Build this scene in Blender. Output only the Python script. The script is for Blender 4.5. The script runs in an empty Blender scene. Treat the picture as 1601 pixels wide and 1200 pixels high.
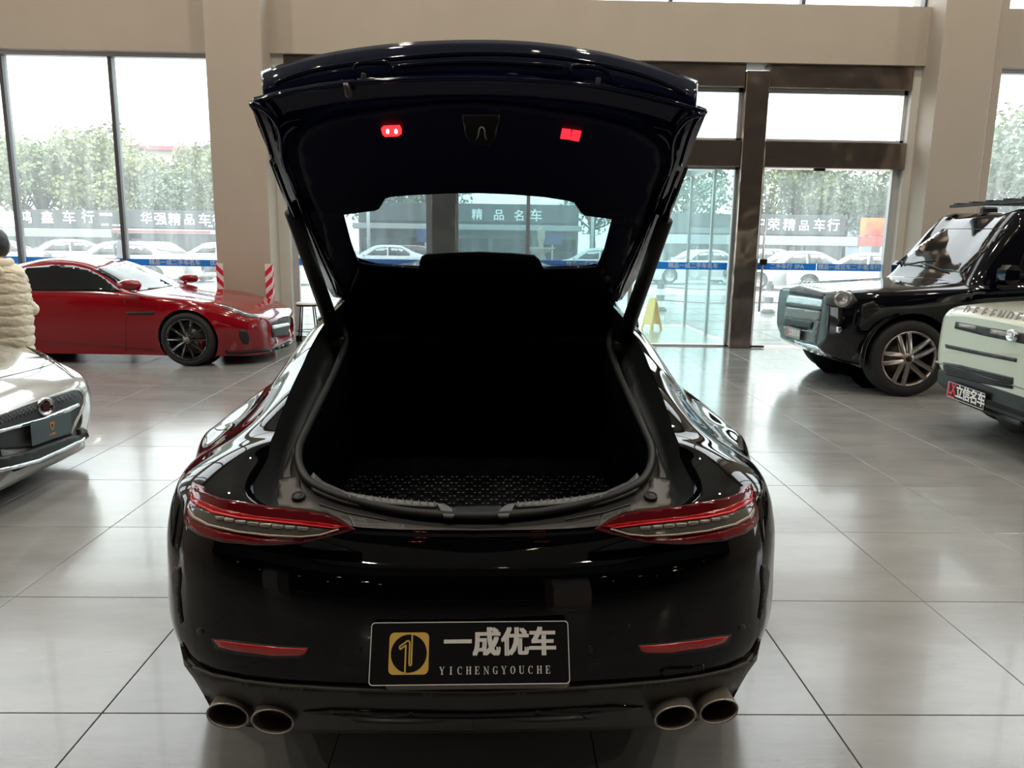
import bpy, math, random
from math import sin, cos, tan, pi, sqrt, radians, atan2, floor
from mathutils import Vector, Matrix
from mathutils.bvhtree import BVHTree
from mathutils.geometry import delaunay_2d_cdt
random.seed(7)
SC = bpy.context.scene
COL = SC.collection

# ------------------------------------------------------------------ camera
H = 1.48
FOC = 1166.8
PITCH, ROLL, YAW = radians(10.456), radians(0.831), radians(1.127)
_f = Vector((sin(YAW)*cos(PITCH), cos(YAW)*cos(PITCH), -sin(PITCH)))
_r0 = Vector((cos(YAW), -sin(YAW), 0)); _u0 = _r0.cross(_f)
_r = cos(ROLL)*_r0 + sin(ROLL)*_u0
_u = -sin(ROLL)*_r0 + cos(ROLL)*_u0
EYE = Vector((0, 0, H))
cd = bpy.data.cameras.new('camera'); cam = bpy.data.objects.new('camera', cd); COL.objects.link(cam)
cd.sensor_fit = 'HORIZONTAL'; cd.sensor_width = 36.0; cd.lens = 36.0*FOC/1601
cd.clip_start = 0.05; cd.clip_end = 1000
M3 = Matrix((_r, _u, -_f)).transposed()
cam.matrix_world = Matrix.Translation(EYE) @ M3.to_4x4()
SC.camera = cam

# ------------------------------------------------------------------ world, exposure
W = bpy.data.worlds.new('overcast_sky'); SC.world = W; W.use_nodes = True
_wn = W.node_tree.nodes; _wl = W.node_tree.links
_bg = _wn['Background']
_tc = _wn.new('ShaderNodeTexCoord'); _sx = _wn.new('ShaderNodeSeparateXYZ')
_wl.new(_tc.outputs['Generated'], _sx.inputs[0])
_rp = _wn.new('ShaderNodeValToRGB'); _wl.new(_sx.outputs['Z'], _rp.inputs[0])
_rp.color_ramp.elements[0].position = 0.0; _rp.color_ramp.elements[0].color = (.90, .94, .96, 1)
_rp.color_ramp.elements[1].position = 0.6; _rp.color_ramp.elements[1].color = (.97, .985, 1, 1)
_wl.new(_rp.outputs[0], _bg.inputs[0]); _bg.inputs[1].default_value = 2.1
SC.view_settings.view_transform = 'Standard'; SC.view_settings.look = 'None'
SC.view_settings.gamma = 1; SC.view_settings.use_curve_mapping = False
SC.view_settings.exposure = 1.25
SC.cycles.use_denoising = True
SC.cycles.max_bounces = 10; SC.cycles.transparent_max_bounces = 24; SC.cycles.glossy_bounces = 6
SC.cycles.sample_clamp_indirect = 6.0; SC.cycles.caustics_reflective = False

def area(name, loc, rot, sx, sy, power, color=(1, 1, 1)):
    l = bpy.data.lights.new(name, 'AREA'); l.shape = 'RECTANGLE'; l.size = sx; l.size_y = sy
    l.energy = power; l.color = color
    o = bpy.data.objects.new(name, l); o.location = loc; o.rotation_euler = rot; COL.objects.link(o); return o
# hall luminaires hung under the high ceiling (warm white panels)
for _x in (-9, -5.4, -1.8, 1.8, 5.4, 9):
    for _y in (0.5, 4.5, 8.5):
        _l = area('hall_lamp', (_x, _y, 8.7), (0, 0, 0), .22, .22, 34, (1, .89, .75)); _l.data.shape = 'DISK'
for _x in (-8, -2.7, 2.7, 8):
    _l = area('rear_hall_lamp', (_x, -7.5, 3.4), (0, 0, 0), .14, .14, 8, (1, .84, .62)); _l.data.shape = 'DISK'

# ------------------------------------------------------------------ pixel <-> place helpers
def ray(px, py):
    return (_f*FOC + _r*(px-800.5) - _u*(py-600)).normalized()
def atY(px, py, Y):
    d = ray(px, py); return EYE + d*(Y/d.y)
def atX(px, py, X):
    d = ray(px, py); return EYE + d*(X/d.x)
def ground(px, py, z=0.0):
    d = ray(px, py); return EYE + d*((z-H)/d.z)

# ------------------------------------------------------------------ object helpers
ROOTM = {}
def rootm(p):
    while p is not None:
        if p.name in ROOTM: return ROOTM[p.name]
        p = p.parent
    return Matrix.Identity(4)
def me_obj(name, vs, fs, mat, parent=None, smooth=True, mats=None, midx=None):
    inv = rootm(parent).inverted()
    me = bpy.data.meshes.new(name)
    me.from_pydata([tuple(inv @ Vector(v)) for v in vs], [], fs)
    if mats:
        for m in mats: me.materials.append(m)
        if midx:
            for p, i in zip(me.polygons, midx): p.material_index = i
    else: me.materials.append(mat)
    if smooth: me.shade_smooth() if hasattr(me, 'shade_smooth') else None
    me.validate()
    o = bpy.data.objects.new(name, me); COL.objects.link(o)
    if parent is not None: o.parent = parent
    return o
def tag(o, label=None, cat=None, group=None, kind=None):
    if label: o['label'] = label
    if cat: o['category'] = cat
    if group: o['group'] = group
    if kind: o['kind'] = kind
    return o
def thing(name, M, label=None, cat=None, group=None, kind=None):
    o = bpy.data.objects.new(name, None); COL.objects.link(o)
    if not isinstance(M, Matrix): M = Matrix.Translation(M)
    o.matrix_world = M; ROOTM[o.name] = M
    o.empty_display_size = .1
    return tag(o, label, cat, group, kind)
def copy_tree(o, parent=None):
    c = o.copy(); COL.objects.link(c); c.parent = parent
    for ch in list(o.children): copy_tree(ch, c)
    return c

class MB:
    """collects shapes into one mesh"""
    def __init__(s, M=None): s.v = []; s.f = []; s.M = M or Matrix.Identity(4)
    def add(s, vs, fs):
        n = len(s.v); s.v += [s.M @ Vector(v) for v in vs]; s.f += [tuple(i+n for i in f) for f in fs]; return s
    def box(s, c, d, R=None, bev=0.0):
        x, y, z = d[0]/2, d[1]/2, d[2]/2
        if bev <= 0:
            vs = [(a*x, b*y, e*z) for e in (-1, 1) for b in (-1, 1) for a in (-1, 1)]
            fs = [(0, 2, 3, 1), (4, 5, 7, 6), (0, 1, 5, 4), (2, 6, 7, 3), (0, 4, 6, 2), (1, 3, 7, 5)]
        else:
            b_ = min(bev, x*.9, y*.9, z*.9)
            vs = []; idx = {}
            for a in (-1, 1):
                for b in (-1, 1):
                    for e in (-1, 1):
                        for k in range(3):
                            p = [a*x, b*y, e*z]
                            for j, q in enumerate((a, b, e)):
                                if j != k: p[j] -= q*b_
                            idx[(a, b, e, k)] = len(vs); vs.append(tuple(p))
            fs = []
            for k in range(3):
                for sg in (-1, 1):
                    o_ = [j for j in range(3) if j != k]; q = []
                    for u_, w_ in ((-1, -1), (1, -1), (1, 1), (-1, 1)):
                        t = [0, 0, 0]; t[k] = sg; t[o_[0]] = u_; t[o_[1]] = w_; q.append(idx[(*t, k)])
                    fs.append(tuple(q))
            for k in range(3):   # edges
                o_ = [j for j in range(3) if j != k]
                for u_ in (-1, 1):
                    for w_ in (-1, 1):
                        t1 = [0, 0, 0]; t1[o_[0]] = u_; t1[o_[1]] = w_; t2 = list(t1); t1[k] = -1; t2[k] = 1
                        fs.append((idx[(*t1, o_[0])], idx[(*t2, o_[0])], idx[(*t2, o_[1])], idx[(*t1, o_[1])]))
            for a in (-1, 1):
                for b in (-1, 1):
                    for e in (-1, 1): fs.append(tuple(idx[(a, b, e, k)] for k in range(3)))
        c = Vector(c)
        vs = [(R @ Vector(v) if R else Vector(v)) + c for v in vs]
        return s.add(vs, fs)
    def tube(s, pts, r, n=10, caps=True, closed=False, flat=1.0):
        pts = [Vector(p) for p in pts]; N = len(pts)
        rr = r if isinstance(r, (list, tuple)) else [r]*N
        vs = []; up = None
        for i, p in enumerate(pts):
            a = pts[(i-1) % N] if (i > 0 or closed) else p; b = pts[(i+1) % N] if (i < N-1 or closed) else p
            t = (b-a).normalized()
            if up is None: up = Vector((0, 0, 1)) if abs(t.z) < .9 else Vector((0, 1, 0))
            side = t.cross(up)
            if side.length < 1e-6: side = t.orthogonal()
            side.normalize(); u2 = side.cross(t).normalized(); up = u2
            for k in range(n):
                an = 2*pi*k/n; vs.append(p + side*cos(an)*rr[i] + u2*sin(an)*rr[i]*flat)
        fs = []
        for i in range(N if closed else N-1):
            j = (i+1) % N
            for k in range(n): fs.append((i*n+k, i*n+(k+1) % n, j*n+(k+1) % n, j*n+k))
        if caps and not closed: fs += [tuple(range(n))[::-1], tuple((N-1)*n+k for k in range(n))]
        return s.add(vs, fs)
    def cyl(s, a, b, r, n=16, r2=None):
        return s.tube([a, b], [r, r if r2 is None else r2], n)
    def lathe(s, prof, n=32, M=None, caps=False):
        """prof: (radius, height) about local z"""
        vs = []; M = M or Matrix.Identity(4)
        for (r_, z_) in prof:
            for k in range(n):
                an = 2*pi*k/n; vs.append(M @ Vector((r_*cos(an), r_*sin(an), z_)))
        fs = []
        for i in range(len(prof)-1):
            for k in range(n): fs.append((i*n+k, i*n+(k+1) % n, (i+1)*n+(k+1) % n, (i+1)*n+k))
        if caps: fs += [tuple(range(n))[::-1], tuple((len(prof)-1)*n+k for k in range(n))]
        return s.add(vs, fs)
    def prism(s, poly, d, M=None):
        """poly in local xy, extruded along z by d"""
        M = M or Matrix.Identity(4); n = len(poly)
        vs = [M @ Vector((x, y, 0)) for x, y in poly] + [M @ Vector((x, y, d)) for x, y in poly]
        r = delaunay_2d_cdt([Vector(p) for p in poly], [(i, (i+1) % n) for i in range(n)], [], 1, 1e-6)
        if len(r[0]) == n:
            orig = [o[0] if o else i for i, o in enumerate(r[3])]
            tri = [tuple(orig[i] for i in f) for f in r[2]]
        else: tri = [tuple(range(n))]
        fs = [t[::-1] for t in tri] + [tuple(i+n for i in t) for t in tri]
        fs += [(i, (i+1) % n, (i+1) % n+n, i+n) for i in range(n)]
        return s.add(vs, fs)
    def build(s, name, mat, parent=None, smooth=False): return me_obj(name, s.v, s.f, mat, parent, smooth)

def rrect(w, h, r, n=5, cx=0, cy=0):
    o = []
    for (sx, sy, a0) in ((1, 1, 0), (-1, 1, 90), (-1, -1, 180), (1, -1, 270)):
        for k in range(n+1):
            a = radians(a0+90*k/n); o.append((cx+sx*(w/2-r)+r*cos(a), cy+sy*(h/2-r)+r*sin(a)))
    return o

# ------------------------------------------------------------------ smooth grids
def cr(p0, p1, p2, p3, t):
    return [.5*((2*b)+(-a+c)*t+(2*a-5*b+4*c-d)*t*t+(-a+3*b-3*c+d)*t**3) for a, b, c, d in zip(p0, p1, p2, p3)]
def dense(row, n):
    o = []; N = len(row)
    for i in range(N-1):
        a = row[max(i-1, 0)]; b = row[i]; c = row[i+1]; d = row[min(i+2, N-1)]
        for k in range(n): o.append(cr(a, b, c, d, k/n))
    o.append(list(row[-1])); return o
def grid_dense(ctrl, ns, nk):
    rows = [dense(r, nk) for r in ctrl]
    cols = [dense([rows[s][k] for s in range(len(rows))], ns) for k in range(len(rows[0]))]
    return [[Vector(cols[k][s]) for k in range(len(cols))] for s in range(len(cols[0]))]
def grid_mesh(G, flip=False):
    S, K = len(G), len(G[0]); vs = [p for row in G for p in row]
    fs = [(s*K+k, s*K+k+1, (s+1)*K+k+1, (s+1)*K+k) for s in range(S-1) for k in range(K-1)]
    if flip: fs = [f[::-1] for f in fs]
    return vs, fs
def cut_circles(vs, fs, centers, axes):
    """remove faces within circles seen along an axis and snap the rim. centers: (u, v, r, test(v))"""
    vs = [Vector(v) for v in vs]
    iu, iv = axes
    for (cu, cv, r, test) in centers:
        inside = [test(v) and (v[iu]-cu)**2+(v[iv]-cv)**2 < r*r for v in vs]
        keep = []; used = set()
        for f in fs:
            c = sum(1 for i in f if inside[i])
            if c == len(f): continue
            keep.append(f)
            if c:
                for i in f:
                    if inside[i]: used.add(i)
        for i in used:
            d = Vector((vs[i][iu]-cu, vs[i][iv]-cv)); L = d.length or 1
            vs[i][iu] = cu+d.x/L*r; vs[i][iv] = cv+d.y/L*r
        fs = keep
    # drop loose verts
    mp = {}; nv = []
    nf = []
    for f in fs:
        g = []
        for i in f:
            if i not in mp: mp[i] = len(nv); nv.append(vs[i])
            g.append(mp[i])
        nf.append(tuple(g))
    return nv, nf

def poly_fill(poly, step):
    """2-D polygon -> (points, triangles) with inner points every step"""
    P = []; n = len(poly)
    for i in range(n):
        a = Vector(poly[i]); b = Vector(poly[(i+1) % n]); m = max(1, int(math.ceil((b-a).length/step)))
        for k in range(m): P.append(a+(b-a)*(k/m))
    nb = len(P)
    def inside(x, y):
        c = False; j = nb-1
        for i in range(nb):
            xi, yi = P[i]; xj, yj = P[j]
            if (yi > y) != (yj > y) and x < (xj-xi)*(y-yi)/(yj-yi)+xi: c = not c
            j = i
        return c
    x0 = min(p.x for p in P); x1 = max(p.x for p in P); y0 = min(p.y for p in P); y1 = max(p.y for p in P)
    pts = list(P); yy = y0+step*.5; row = 0
    while yy < y1:
        xx = x0+step*(.5 if row % 2 else .1)
        while xx < x1:
            if inside(xx, yy) and min((Vector((xx, yy))-p).length for p in P) > step*.45: pts.append(Vector((xx, yy)))
            xx += step
        yy += step*.9; row += 1
    r = delaunay_2d_cdt(pts, [(i, (i+1) % nb) for i in range(nb)], [], 1, 1e-5)
    return r[0], [tuple(t) for t in r[2]]
def catpoly(poly, n=4):
    N = len(poly); o = []
    for i in range(N):
        a, b, c, d = poly[i-1], poly[i], poly[(i+1) % N], poly[(i+2) % N]
        for k in range(n): o.append(tuple(cr(a, b, c, d, k/n)))
    return o
def solid(pts, nrm, tris, thick):
    """closed shell: pts on top, copy pushed against the normal"""
    n = len(pts); back = [p-q*thick for p, q in zip(pts, nrm)]
    edge = {}
    for t in tris:
        for i in range(3):
            e = (t[i], t[(i+1) % 3]); edge[e] = 1
    rim = [e for e in edge if (e[1], e[0]) not in edge]
    fs = list(tris)+[tuple(i+n for i in t)[::-1] for t in tris]+[(b, a, a+n, b+n) for a, b in rim]
    return list(pts)+back, fs
def bvh_of(vs, fs): return BVHTree.FromPolygons([Vector(v) for v in vs], fs)
def project(bvh, poly, step, raydir, off, thick, fallback=None):
    """poly in 2-D; raydir(x,y)->(origin, dir). returns solid verts, faces"""
    P, T = poly_fill(poly, step)
    hits = []; ds = []
    for p in P:
        o, d = raydir(p.x, p.y); h = bvh.ray_cast(o, d)
        if h[0] is None: hits.append(None)
        else: hits.append((h[0], h[1] if h[1].dot(d) < 0 else -h[1], h[3])); ds.append(h[3])
    if not ds: return None
    ok = [i for i, h in enumerate(hits) if h]
    pts = []; nr = []
    for i, h in enumerate(hits):
        if h is None:
            j = min(ok, key=lambda j: (P[j]-P[i]).length_squared)
            o, d = raydir(P[i].x, P[i].y); h = (o+d*hits[j][2], hits[j][1], hits[j][2])
        pts.append(h[0]); nr.append(h[1])
    # average the normals a little so the patch stays smooth
    acc = [Vector(n) for n in nr]
    for t in T:
        for i in t:
            for j in t: acc[i] = acc[i]+nr[j]*.3
    nr = [a.normalized() for a in acc]
    if raydir is camdir: pts = [p+(EYE-p).normalized()*off*1.5 for p in pts]
    else: pts = [p+n*off for p, n in zip(pts, nr)]
    return solid(pts, nr, T, thick)
def camdir(x, y): return EYE, ray(x, y)
def mirror_verts(vs, M, axis):
    I = M.inverted(); o = []
    for v in vs:
        q = I @ Vector(v); q[axis] = -q[axis]; o.append(M @ q)
    return o
def patch(name, bvh, poly, mat, parent, off=.004, thick=.008, step=6, mirror=None, smooth=True, raydir=camdir, curve=0, kind=None):
    """a shell lying on a surface, outline given in photo pixels; mirror=(M,axis) adds the twin"""
    if curve: poly = catpoly(poly, curve)
    r = project(bvh, poly, step, raydir, off, thick)
    if r is None: print('PATCH MISSED', name); return None
    o = me_obj(name, r[0], r[1], mat, parent, smooth)
    if mirror:
        me_obj(name, mirror_verts(r[0], *mirror), [f[::-1] for f in r[1]], mat, parent, smooth)
    return o
_dg = None
def text_obj(name, s, size, M, mat, parent=None, ext=.001, bold=0.0, sx=1.0, align='CENTER', space=1.0, fat=(0, 0)):
    """flat lettering, local xy plane of M, converted to a mesh"""
    c = bpy.data.curves.new(name, 'FONT'); c.body = s; c.size = size; c.extrude = 0 if (fat[0] or fat[1]) else ext; c.offset = bold
    c.align_x = align; c.align_y = 'CENTER'; c.space_character = space; c.resolution_u = 3
    t = bpy.data.objects.new('tmp', c); COL.objects.link(t)
    bpy.context.view_layer.update()
    dg = bpy.context.evaluated_depsgraph_get()
    me = bpy.data.meshes.new_from_object(t.evaluated_get(dg))
    bpy.data.objects.remove(t); bpy.data.curves.remove(c)
    if fat[0] or fat[1]:      # heavier strokes: the glyph laid over itself with small shifts
        V0 = [v.co.copy() for v in me.vertices]; F0 = [tuple(p.vertices) for p in me.polygons]; bpy.data.meshes.remove(me)
        V1, F1 = [], []
        for (ax, ay) in ((-1, -1), (1, -1), (-1, 1), (1, 1)):
            k = len(V1); V1 += [v+Vector((ax*fat[0]*size, ay*fat[1]*size, (k/max(1, len(V0)))*.002*size+ext)) for v in V0]; F1 += [tuple(i+k for i in f) for f in F0]
        me = bpy.data.meshes.new(name); me.from_pydata(V1, [], F1)
    inv = rootm(parent).inverted() @ M @ Matrix.Diagonal((sx, 1, 1, 1))
    me.transform(inv); me.materials.clear(); me.materials.append(mat); me.name = name
    o = bpy.data.objects.new(name, me); COL.objects.link(o)
    if parent is not None: o.parent = parent
    return o
def frame(o, xdir, ydir):
    x = Vector(xdir).normalized(); z = x.cross(Vector(ydir)).normalized(); y = z.cross(x)
    M = Matrix((x, y, z)).transposed().to_4x4(); M.translation = Vector(o); return M

# ------------------------------------------------------------------ materials
MATS = {}
def pbr(name, col, rough=.5, metal=0, coat=0, spec=.5, emis=None, es=0, coatr=.02, trans=0, ior=1.5, alpha=1, bump=None, vary=None):
    if name in MATS: return MATS[name]
    m = bpy.data.materials.new(name); m.use_nodes = True; nt = m.node_tree; b = nt.nodes['Principled BSDF']
    b.inputs['Base Color'].default_value = (*col, 1); b.inputs['Roughness'].default_value = rough
    b.inputs['Metallic'].default_value = metal; b.inputs['Specular IOR Level'].default_value = spec
    b.inputs['Coat Weight'].default_value = coat; b.inputs['Coat Roughness'].default_value = coatr
    b.inputs['IOR'].default_value = ior; b.inputs['Transmission Weight'].default_value = trans
    if emis: b.inputs['Emission Color'].default_value = (*emis, 1); b.inputs['Emission Strength'].default_value = es
    if vary:   # (scale, amount) gentle mottling of the colour itself
        tc = nt.nodes.new('ShaderNodeTexCoord'); n = nt.nodes.new('ShaderNodeTexNoise'); n.inputs['Scale'].default_value = vary[0]
        n.inputs['Detail'].default_value = 5
        nt.links.new(tc.outputs['Object'], n.inputs['Vector'])
        mx = nt.nodes.new('ShaderNodeMix'); mx.data_type = 'RGBA'
        mx.inputs['A'].default_value = (*[c*(1-vary[1]) for c in col], 1); mx.inputs['B'].default_value = (*[min(1, c*(1+vary[1])) for c in col], 1)
        nt.links.new(n.outputs['Fac'], mx.inputs['Factor']); nt.links.new(mx.outputs['Result'], b.inputs['Base Color'])
    if bump:
        tc = nt.nodes.new('ShaderNodeTexCoord'); n = nt.nodes.new('ShaderNodeTexNoise'); n.inputs['Scale'].default_value = bump[0]
        nt.links.new(tc.outputs['Object'], n.inputs['Vector'])
        bp = nt.nodes.new('ShaderNodeBump'); bp.inputs['Strength'].default_value = bump[1]; bp.inputs['Distance'].default_value = bump[2]
        nt.links.new(n.outputs['Fac'], bp.inputs['Height']); nt.links.new(bp.outputs[0], b.inputs['Normal'])
    MATS[name] = m; return m
def glassmat(name, tint=(.93, .98, .96), haze=.10, fres=1.45, streak=False):
    m = bpy.data.materials.new(name); m.use_nodes = True; nt = m.node_tree; N = nt.nodes; L = nt.links
    N.remove(N['Principled BSDF']); out = N['Material Output']
    tr = N.new('ShaderNodeBsdfTransparent'); tr.inputs[0].default_value = (*tint, 1)
    gl = N.new('ShaderNodeBsdfGlossy'); gl.inputs['Roughness'].default_value = .01
    fr = N.new('ShaderNodeFresnel'); fr.inputs[0].default_value = fres
    tl = N.new('ShaderNodeBsdfTranslucent'); tl.inputs[0].default_value = (.86, .92, .93, 1)
    mx = N.new('ShaderNodeMixShader'); mx2 = N.new('ShaderNodeMixShader')
    L.new(tr.outputs[0], mx.inputs[1]); L.new(tl.outputs[0], mx.inputs[2]); mx.inputs[0].default_value = haze
    if streak:
        tc = N.new('ShaderNodeTexCoord'); mp = N.new('ShaderNodeMapping'); mp.inputs['Scale'].default_value = (5, 5, .55)
        n = N.new('ShaderNodeTexNoise'); n.inputs['Scale'].default_value = 1.6; n.inputs['Detail'].default_value = 6
        L.new(tc.outputs['Object'], mp.inputs[0]); L.new(mp.outputs[0], n.inputs['Vector'])
        mr = N.new('ShaderNodeMapRange'); mr.inputs['From Min'].default_value = .4; mr.inputs['From Max'].default_value = .75
        mr.inputs['To Min'].default_value = haze; mr.inputs['To Max'].default_value = haze*2.2
        L.new(n.outputs['Fac'], mr.inputs[0]); L.new(mr.outputs[0], mx.inputs[0])
    ge = N.new('ShaderNodeNewGeometry'); mi = N.new('ShaderNodeMix'); mi.data_type = 'FLOAT'
    L.new(ge.outputs['Backfacing'], mi.inputs[0]); mi.inputs[2].default_value = fres; mi.inputs[3].default_value = 1/fres
    L.new(mi.outputs[0], fr.inputs[0])      # same mirror strength on both faces of the pane
    L.new(fr.outputs[0], mx2.inputs[0]); L.new(mx.outputs[0], mx2.inputs[1]); L.new(gl.outputs[0], mx2.inputs[2])
    L.new(mx2.outputs[0], out.inputs[0]); return m

m_black = pbr('black_paint', (.0012, .0013, .0019), .03, 0, 0, .30)
m_hatch = pbr('black_paint_flare_tint', (.0022, .0048, .022), .05, 0, 0, .32)  # black paint with the blue cast of lens flare mixed into its colour
m_liner = pbr('liner_flare_tint', (.0025, .0042, .018), .6, spec=.2)  # dark liner, the same flare blue put into the base colour
m_bplast = pbr('satin_black_plastic', (.008, .008, .008), .45, spec=.35)
m_gplast = pbr('grey_black_plastic', (.085, .079, .070), .38, spec=.5)
m_rubber = pbr('rubber', (.012, .012, .013), .55)
m_cloth = pbr('black_carpet', (.0016, .0018, .0026), 1.0, spec=.05)
m_chrome = pbr('chrome', (.72, .72, .74), .12, 1)
m_dchrome = pbr('exhaust_steel', (.24, .21, .175), .38, .6, vary=(60, .3))
m_alu = pbr('brushed_aluminium', (.62, .63, .64), .35, .6)
m_white = pbr('white_print', (.80, .78, .77), .5)
m_gold = pbr('gold_print', (.72, .47, .10), .45)
m_orange = pbr('orange_print', (.55, .22, .05), .5)
m_plate = pbr('plate_black', (.005, .005, .0055), .5, spec=.2)
m_redlens = pbr('red_lens', (.40, .004, .010), .10, 0, .25, .35)
m_dredlens = pbr('dark_red_lens', (.11, .002, .005), .08, 0, .3, .4)
m_clearlens = pbr('smoked_clear_lens', (.10, .095, .085), .10, 0, .4, .5)
m_lampgrey = pbr('lamp_inner_grey', (.30, .27, .24), .3, .4)
m_reflector = pbr('red_reflector', (.45, .012, .014), .25, 0, .6)
m_redlight = pbr('red_door_light', (.6, .01, .01), .4, emis=(1, .015, .02), es=1.6)
m_redlight2 = pbr('red_reflector_glow', (.9, .02, .03), .5, emis=(1, .02, .035), es=.75)  # reflector, no lamp: its bright return is given as emission
m_ledwhite = pbr('led_point', (1, .8, .7), .4, emis=(1, .75, .55), es=5)
m_tyre = pbr('tyre', (.010, .010, .011), .75, bump=(90, .3, .002))
m_rimblack = pbr('gloss_black_rim', (.008, .008, .009), .15, 0, .8)
m_rimsilver = pbr('silver_rim', (.30, .27, .25), .28, .85)
m_carglass = pbr('dark_car_glass', (.004, .005, .006), .03, 0, 0, .6)
m_tint = glassmat('tinted_rear_window', (.70, .76, .78), .02)
m_red = pbr('red_paint', (.22, .0005, .006), .12, .0, .6, .4)
m_suvblack = pbr('suv_black_paint', (.002, .002, .004), .05, 0, 0)
m_beige = pbr('beige_paint', (.50, .50, .40), .25, .15, .8)
m_silver = pbr('silver_paint', (.31, .31, .285), .22, .35, 1.0)
m_skin = pbr('skin', (.55, .34, .25), .5)
# ------------------------------------------------------------------ room materials
def wallmat(name, col, rough=.55):
    return pbr(name, col, rough, vary=(2.2, .06), bump=(40, .08, .002))
m_wall = wallmat('warm_grey_plaster', (.43, .375, .315))
m_wallw = wallmat('pale_wall', (.62, .61, .57))
m_ceil = wallmat('ceiling_white', (.60, .58, .54))
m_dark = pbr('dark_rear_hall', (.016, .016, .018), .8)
m_glass = glassmat('window_glass', (.93, .97, .96), .08, streak=True)
m_glass2 = glassmat('vestibule_glass', (.87, .96, .955), .05, streak=True)
m_glass3 = glassmat('upper_glass', (.97, .99, .99), .03)
m_blue = pbr('blue_strip_film', (.008, .25, .90), .5)
m_stripw = pbr('strip_white_print', (.62, .76, .92), .5)
m_grout = pbr('grout', (.10, .10, .095), .6)

def tile_mat():
    m = bpy.data.materials.new('polished_stone_tile'); m.use_nodes = True; nt = m.node_tree; N = nt.nodes; L = nt.links
    b = N['Principled BSDF']
    geo = N.new('ShaderNodeNewGeometry')
    oi = N.new('ShaderNodeObjectInfo')
    n1 = N.new('ShaderNodeTexNoise'); n1.inputs['Scale'].default_value = 1.3; n1.inputs['Detail'].default_value = 8; n1.inputs['Roughness'].default_value = .62
    mp = N.new('ShaderNodeMapping'); mp.inputs['Rotation'].default_value = (0, 0, .7); mp.inputs['Scale'].default_value = (1, 3.2, 1)
    off = N.new('ShaderNodeVectorMath'); off.operation = 'ADD'
    sc = N.new('ShaderNodeVectorMath'); sc.operation = 'SCALE'; sc.inputs['Scale'].default_value = 37
    cmb = N.new('ShaderNodeCombineXYZ')
    for k in range(3): L.new(oi.outputs['Random'], cmb.inputs[k])
    L.new(cmb.outputs[0], sc.inputs[0]); L.new(geo.outputs['Position'], off.inputs[0]); L.new(sc.outputs[0], off.inputs[1])
    L.new(off.outputs[0], mp.inputs[0]); L.new(mp.outputs[0], n1.inputs['Vector'])
    r1 = N.new('ShaderNodeValToRGB'); L.new(n1.outputs['Fac'], r1.inputs[0])
    r1.color_ramp.elements[0].position = .3; r1.color_ramp.elements[0].color = (.205, .206, .203, 1)
    r1.color_ramp.elements[1].position = .72; r1.color_ramp.elements[1].color = (.285, .286, .282, 1)
    # faint scuffs and dried dirt
    n2 = N.new('ShaderNodeTexNoise'); n2.inputs['Scale'].default_value = 6; n2.inputs['Detail'].default_value = 12; n2.inputs['Roughness'].default_value = .75
    mp2 = N.new('ShaderNodeMapping'); mp2.inputs['Rotation'].default_value = (0, 0, -.5); mp2.inputs['Scale'].default_value = (1, 4, 1)
    L.new(geo.outputs['Position'], mp2.inputs[0]); L.new(mp2.outputs[0], n2.inputs['Vector'])
    r2 = N.new('ShaderNodeMapRange'); r2.inputs['From Min'].default_value = .60; r2.inputs['From Max'].default_value = .74
    L.new(n2.outputs['Fac'], r2.inputs[0])
    mx = N.new('ShaderNodeMix'); mx.data_type = 'RGBA'; mx.inputs['B'].default_value = (.10, .098, .092, 1)
    mul = N.new('ShaderNodeMath'); mul.operation = 'MULTIPLY'; mul.inputs[1].default_value = .55
    L.new(r2.outputs[0], mul.inputs[0]); L.new(mul.outputs[0], mx.inputs['Factor']); L.new(r1.outputs[0], mx.inputs['A'])
    L.new(mx.outputs['Result'], b.inputs['Base Color'])
    rr = N.new('ShaderNodeMapRange'); rr.inputs['To Min'].default_value = .10; rr.inputs['To Max'].default_value = .24
    L.new(n2.outputs['Fac'], rr.inputs[0]); L.new(rr.outputs[0], b.inputs['Roughness'])
    bp = N.new('ShaderNodeBump'); bp.inputs['Strength'].default_value = .16; bp.inputs['Distance'].default_value = .004
    n3 = N.new('ShaderNodeTexNoise'); n3.inputs['Scale'].default_value = 9; n3.inputs['Detail'].default_value = 9; n3.inputs['Roughness'].default_value = .7
    L.new(mp2.outputs[0], n3.inputs['Vector'])
    L.new(n3.outputs['Fac'], bp.inputs['Height']); L.new(bp.outputs[0], b.inputs['Normal'])
    b.inputs['Specular IOR Level'].default_value = .6; b.inputs['Coat Weight'].default_value = .12; b.inputs['Coat Roughness'].default_value = .04
    L.new(bp.outputs[0], b.inputs['Normal'])
    return m
m_tile = tile_mat()

def brown_steel():
    m = bpy.data.materials.new('brown_mirror_steel'); m.use_nodes = True; nt = m.node_tree; N = nt.nodes; L = nt.links
    b = N['Principled BSDF']; b.inputs['Metallic'].default_value = .9; b.inputs['Base Color'].default_value = (.30, .25, .215, 1)
    b.inputs['Roughness'].default_value = .16
    tc = N.new('ShaderNodeTexCoord'); n = N.new('ShaderNodeTexNoise'); n.inputs['Scale'].default_value = 2.4; n.inputs['Detail'].default_value = 1
    L.new(tc.outputs['Object'], n.inputs['Vector'])
    bp = N.new('ShaderNodeBump'); bp.inputs['Strength'].default_value = .5; bp.inputs['Distance'].default_value = .05
    L.new(n.outputs['Fac'], bp.inputs['Height']); L.new(bp.outputs[0], b.inputs['Normal']); return m
m_steel = brown_steel()

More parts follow.
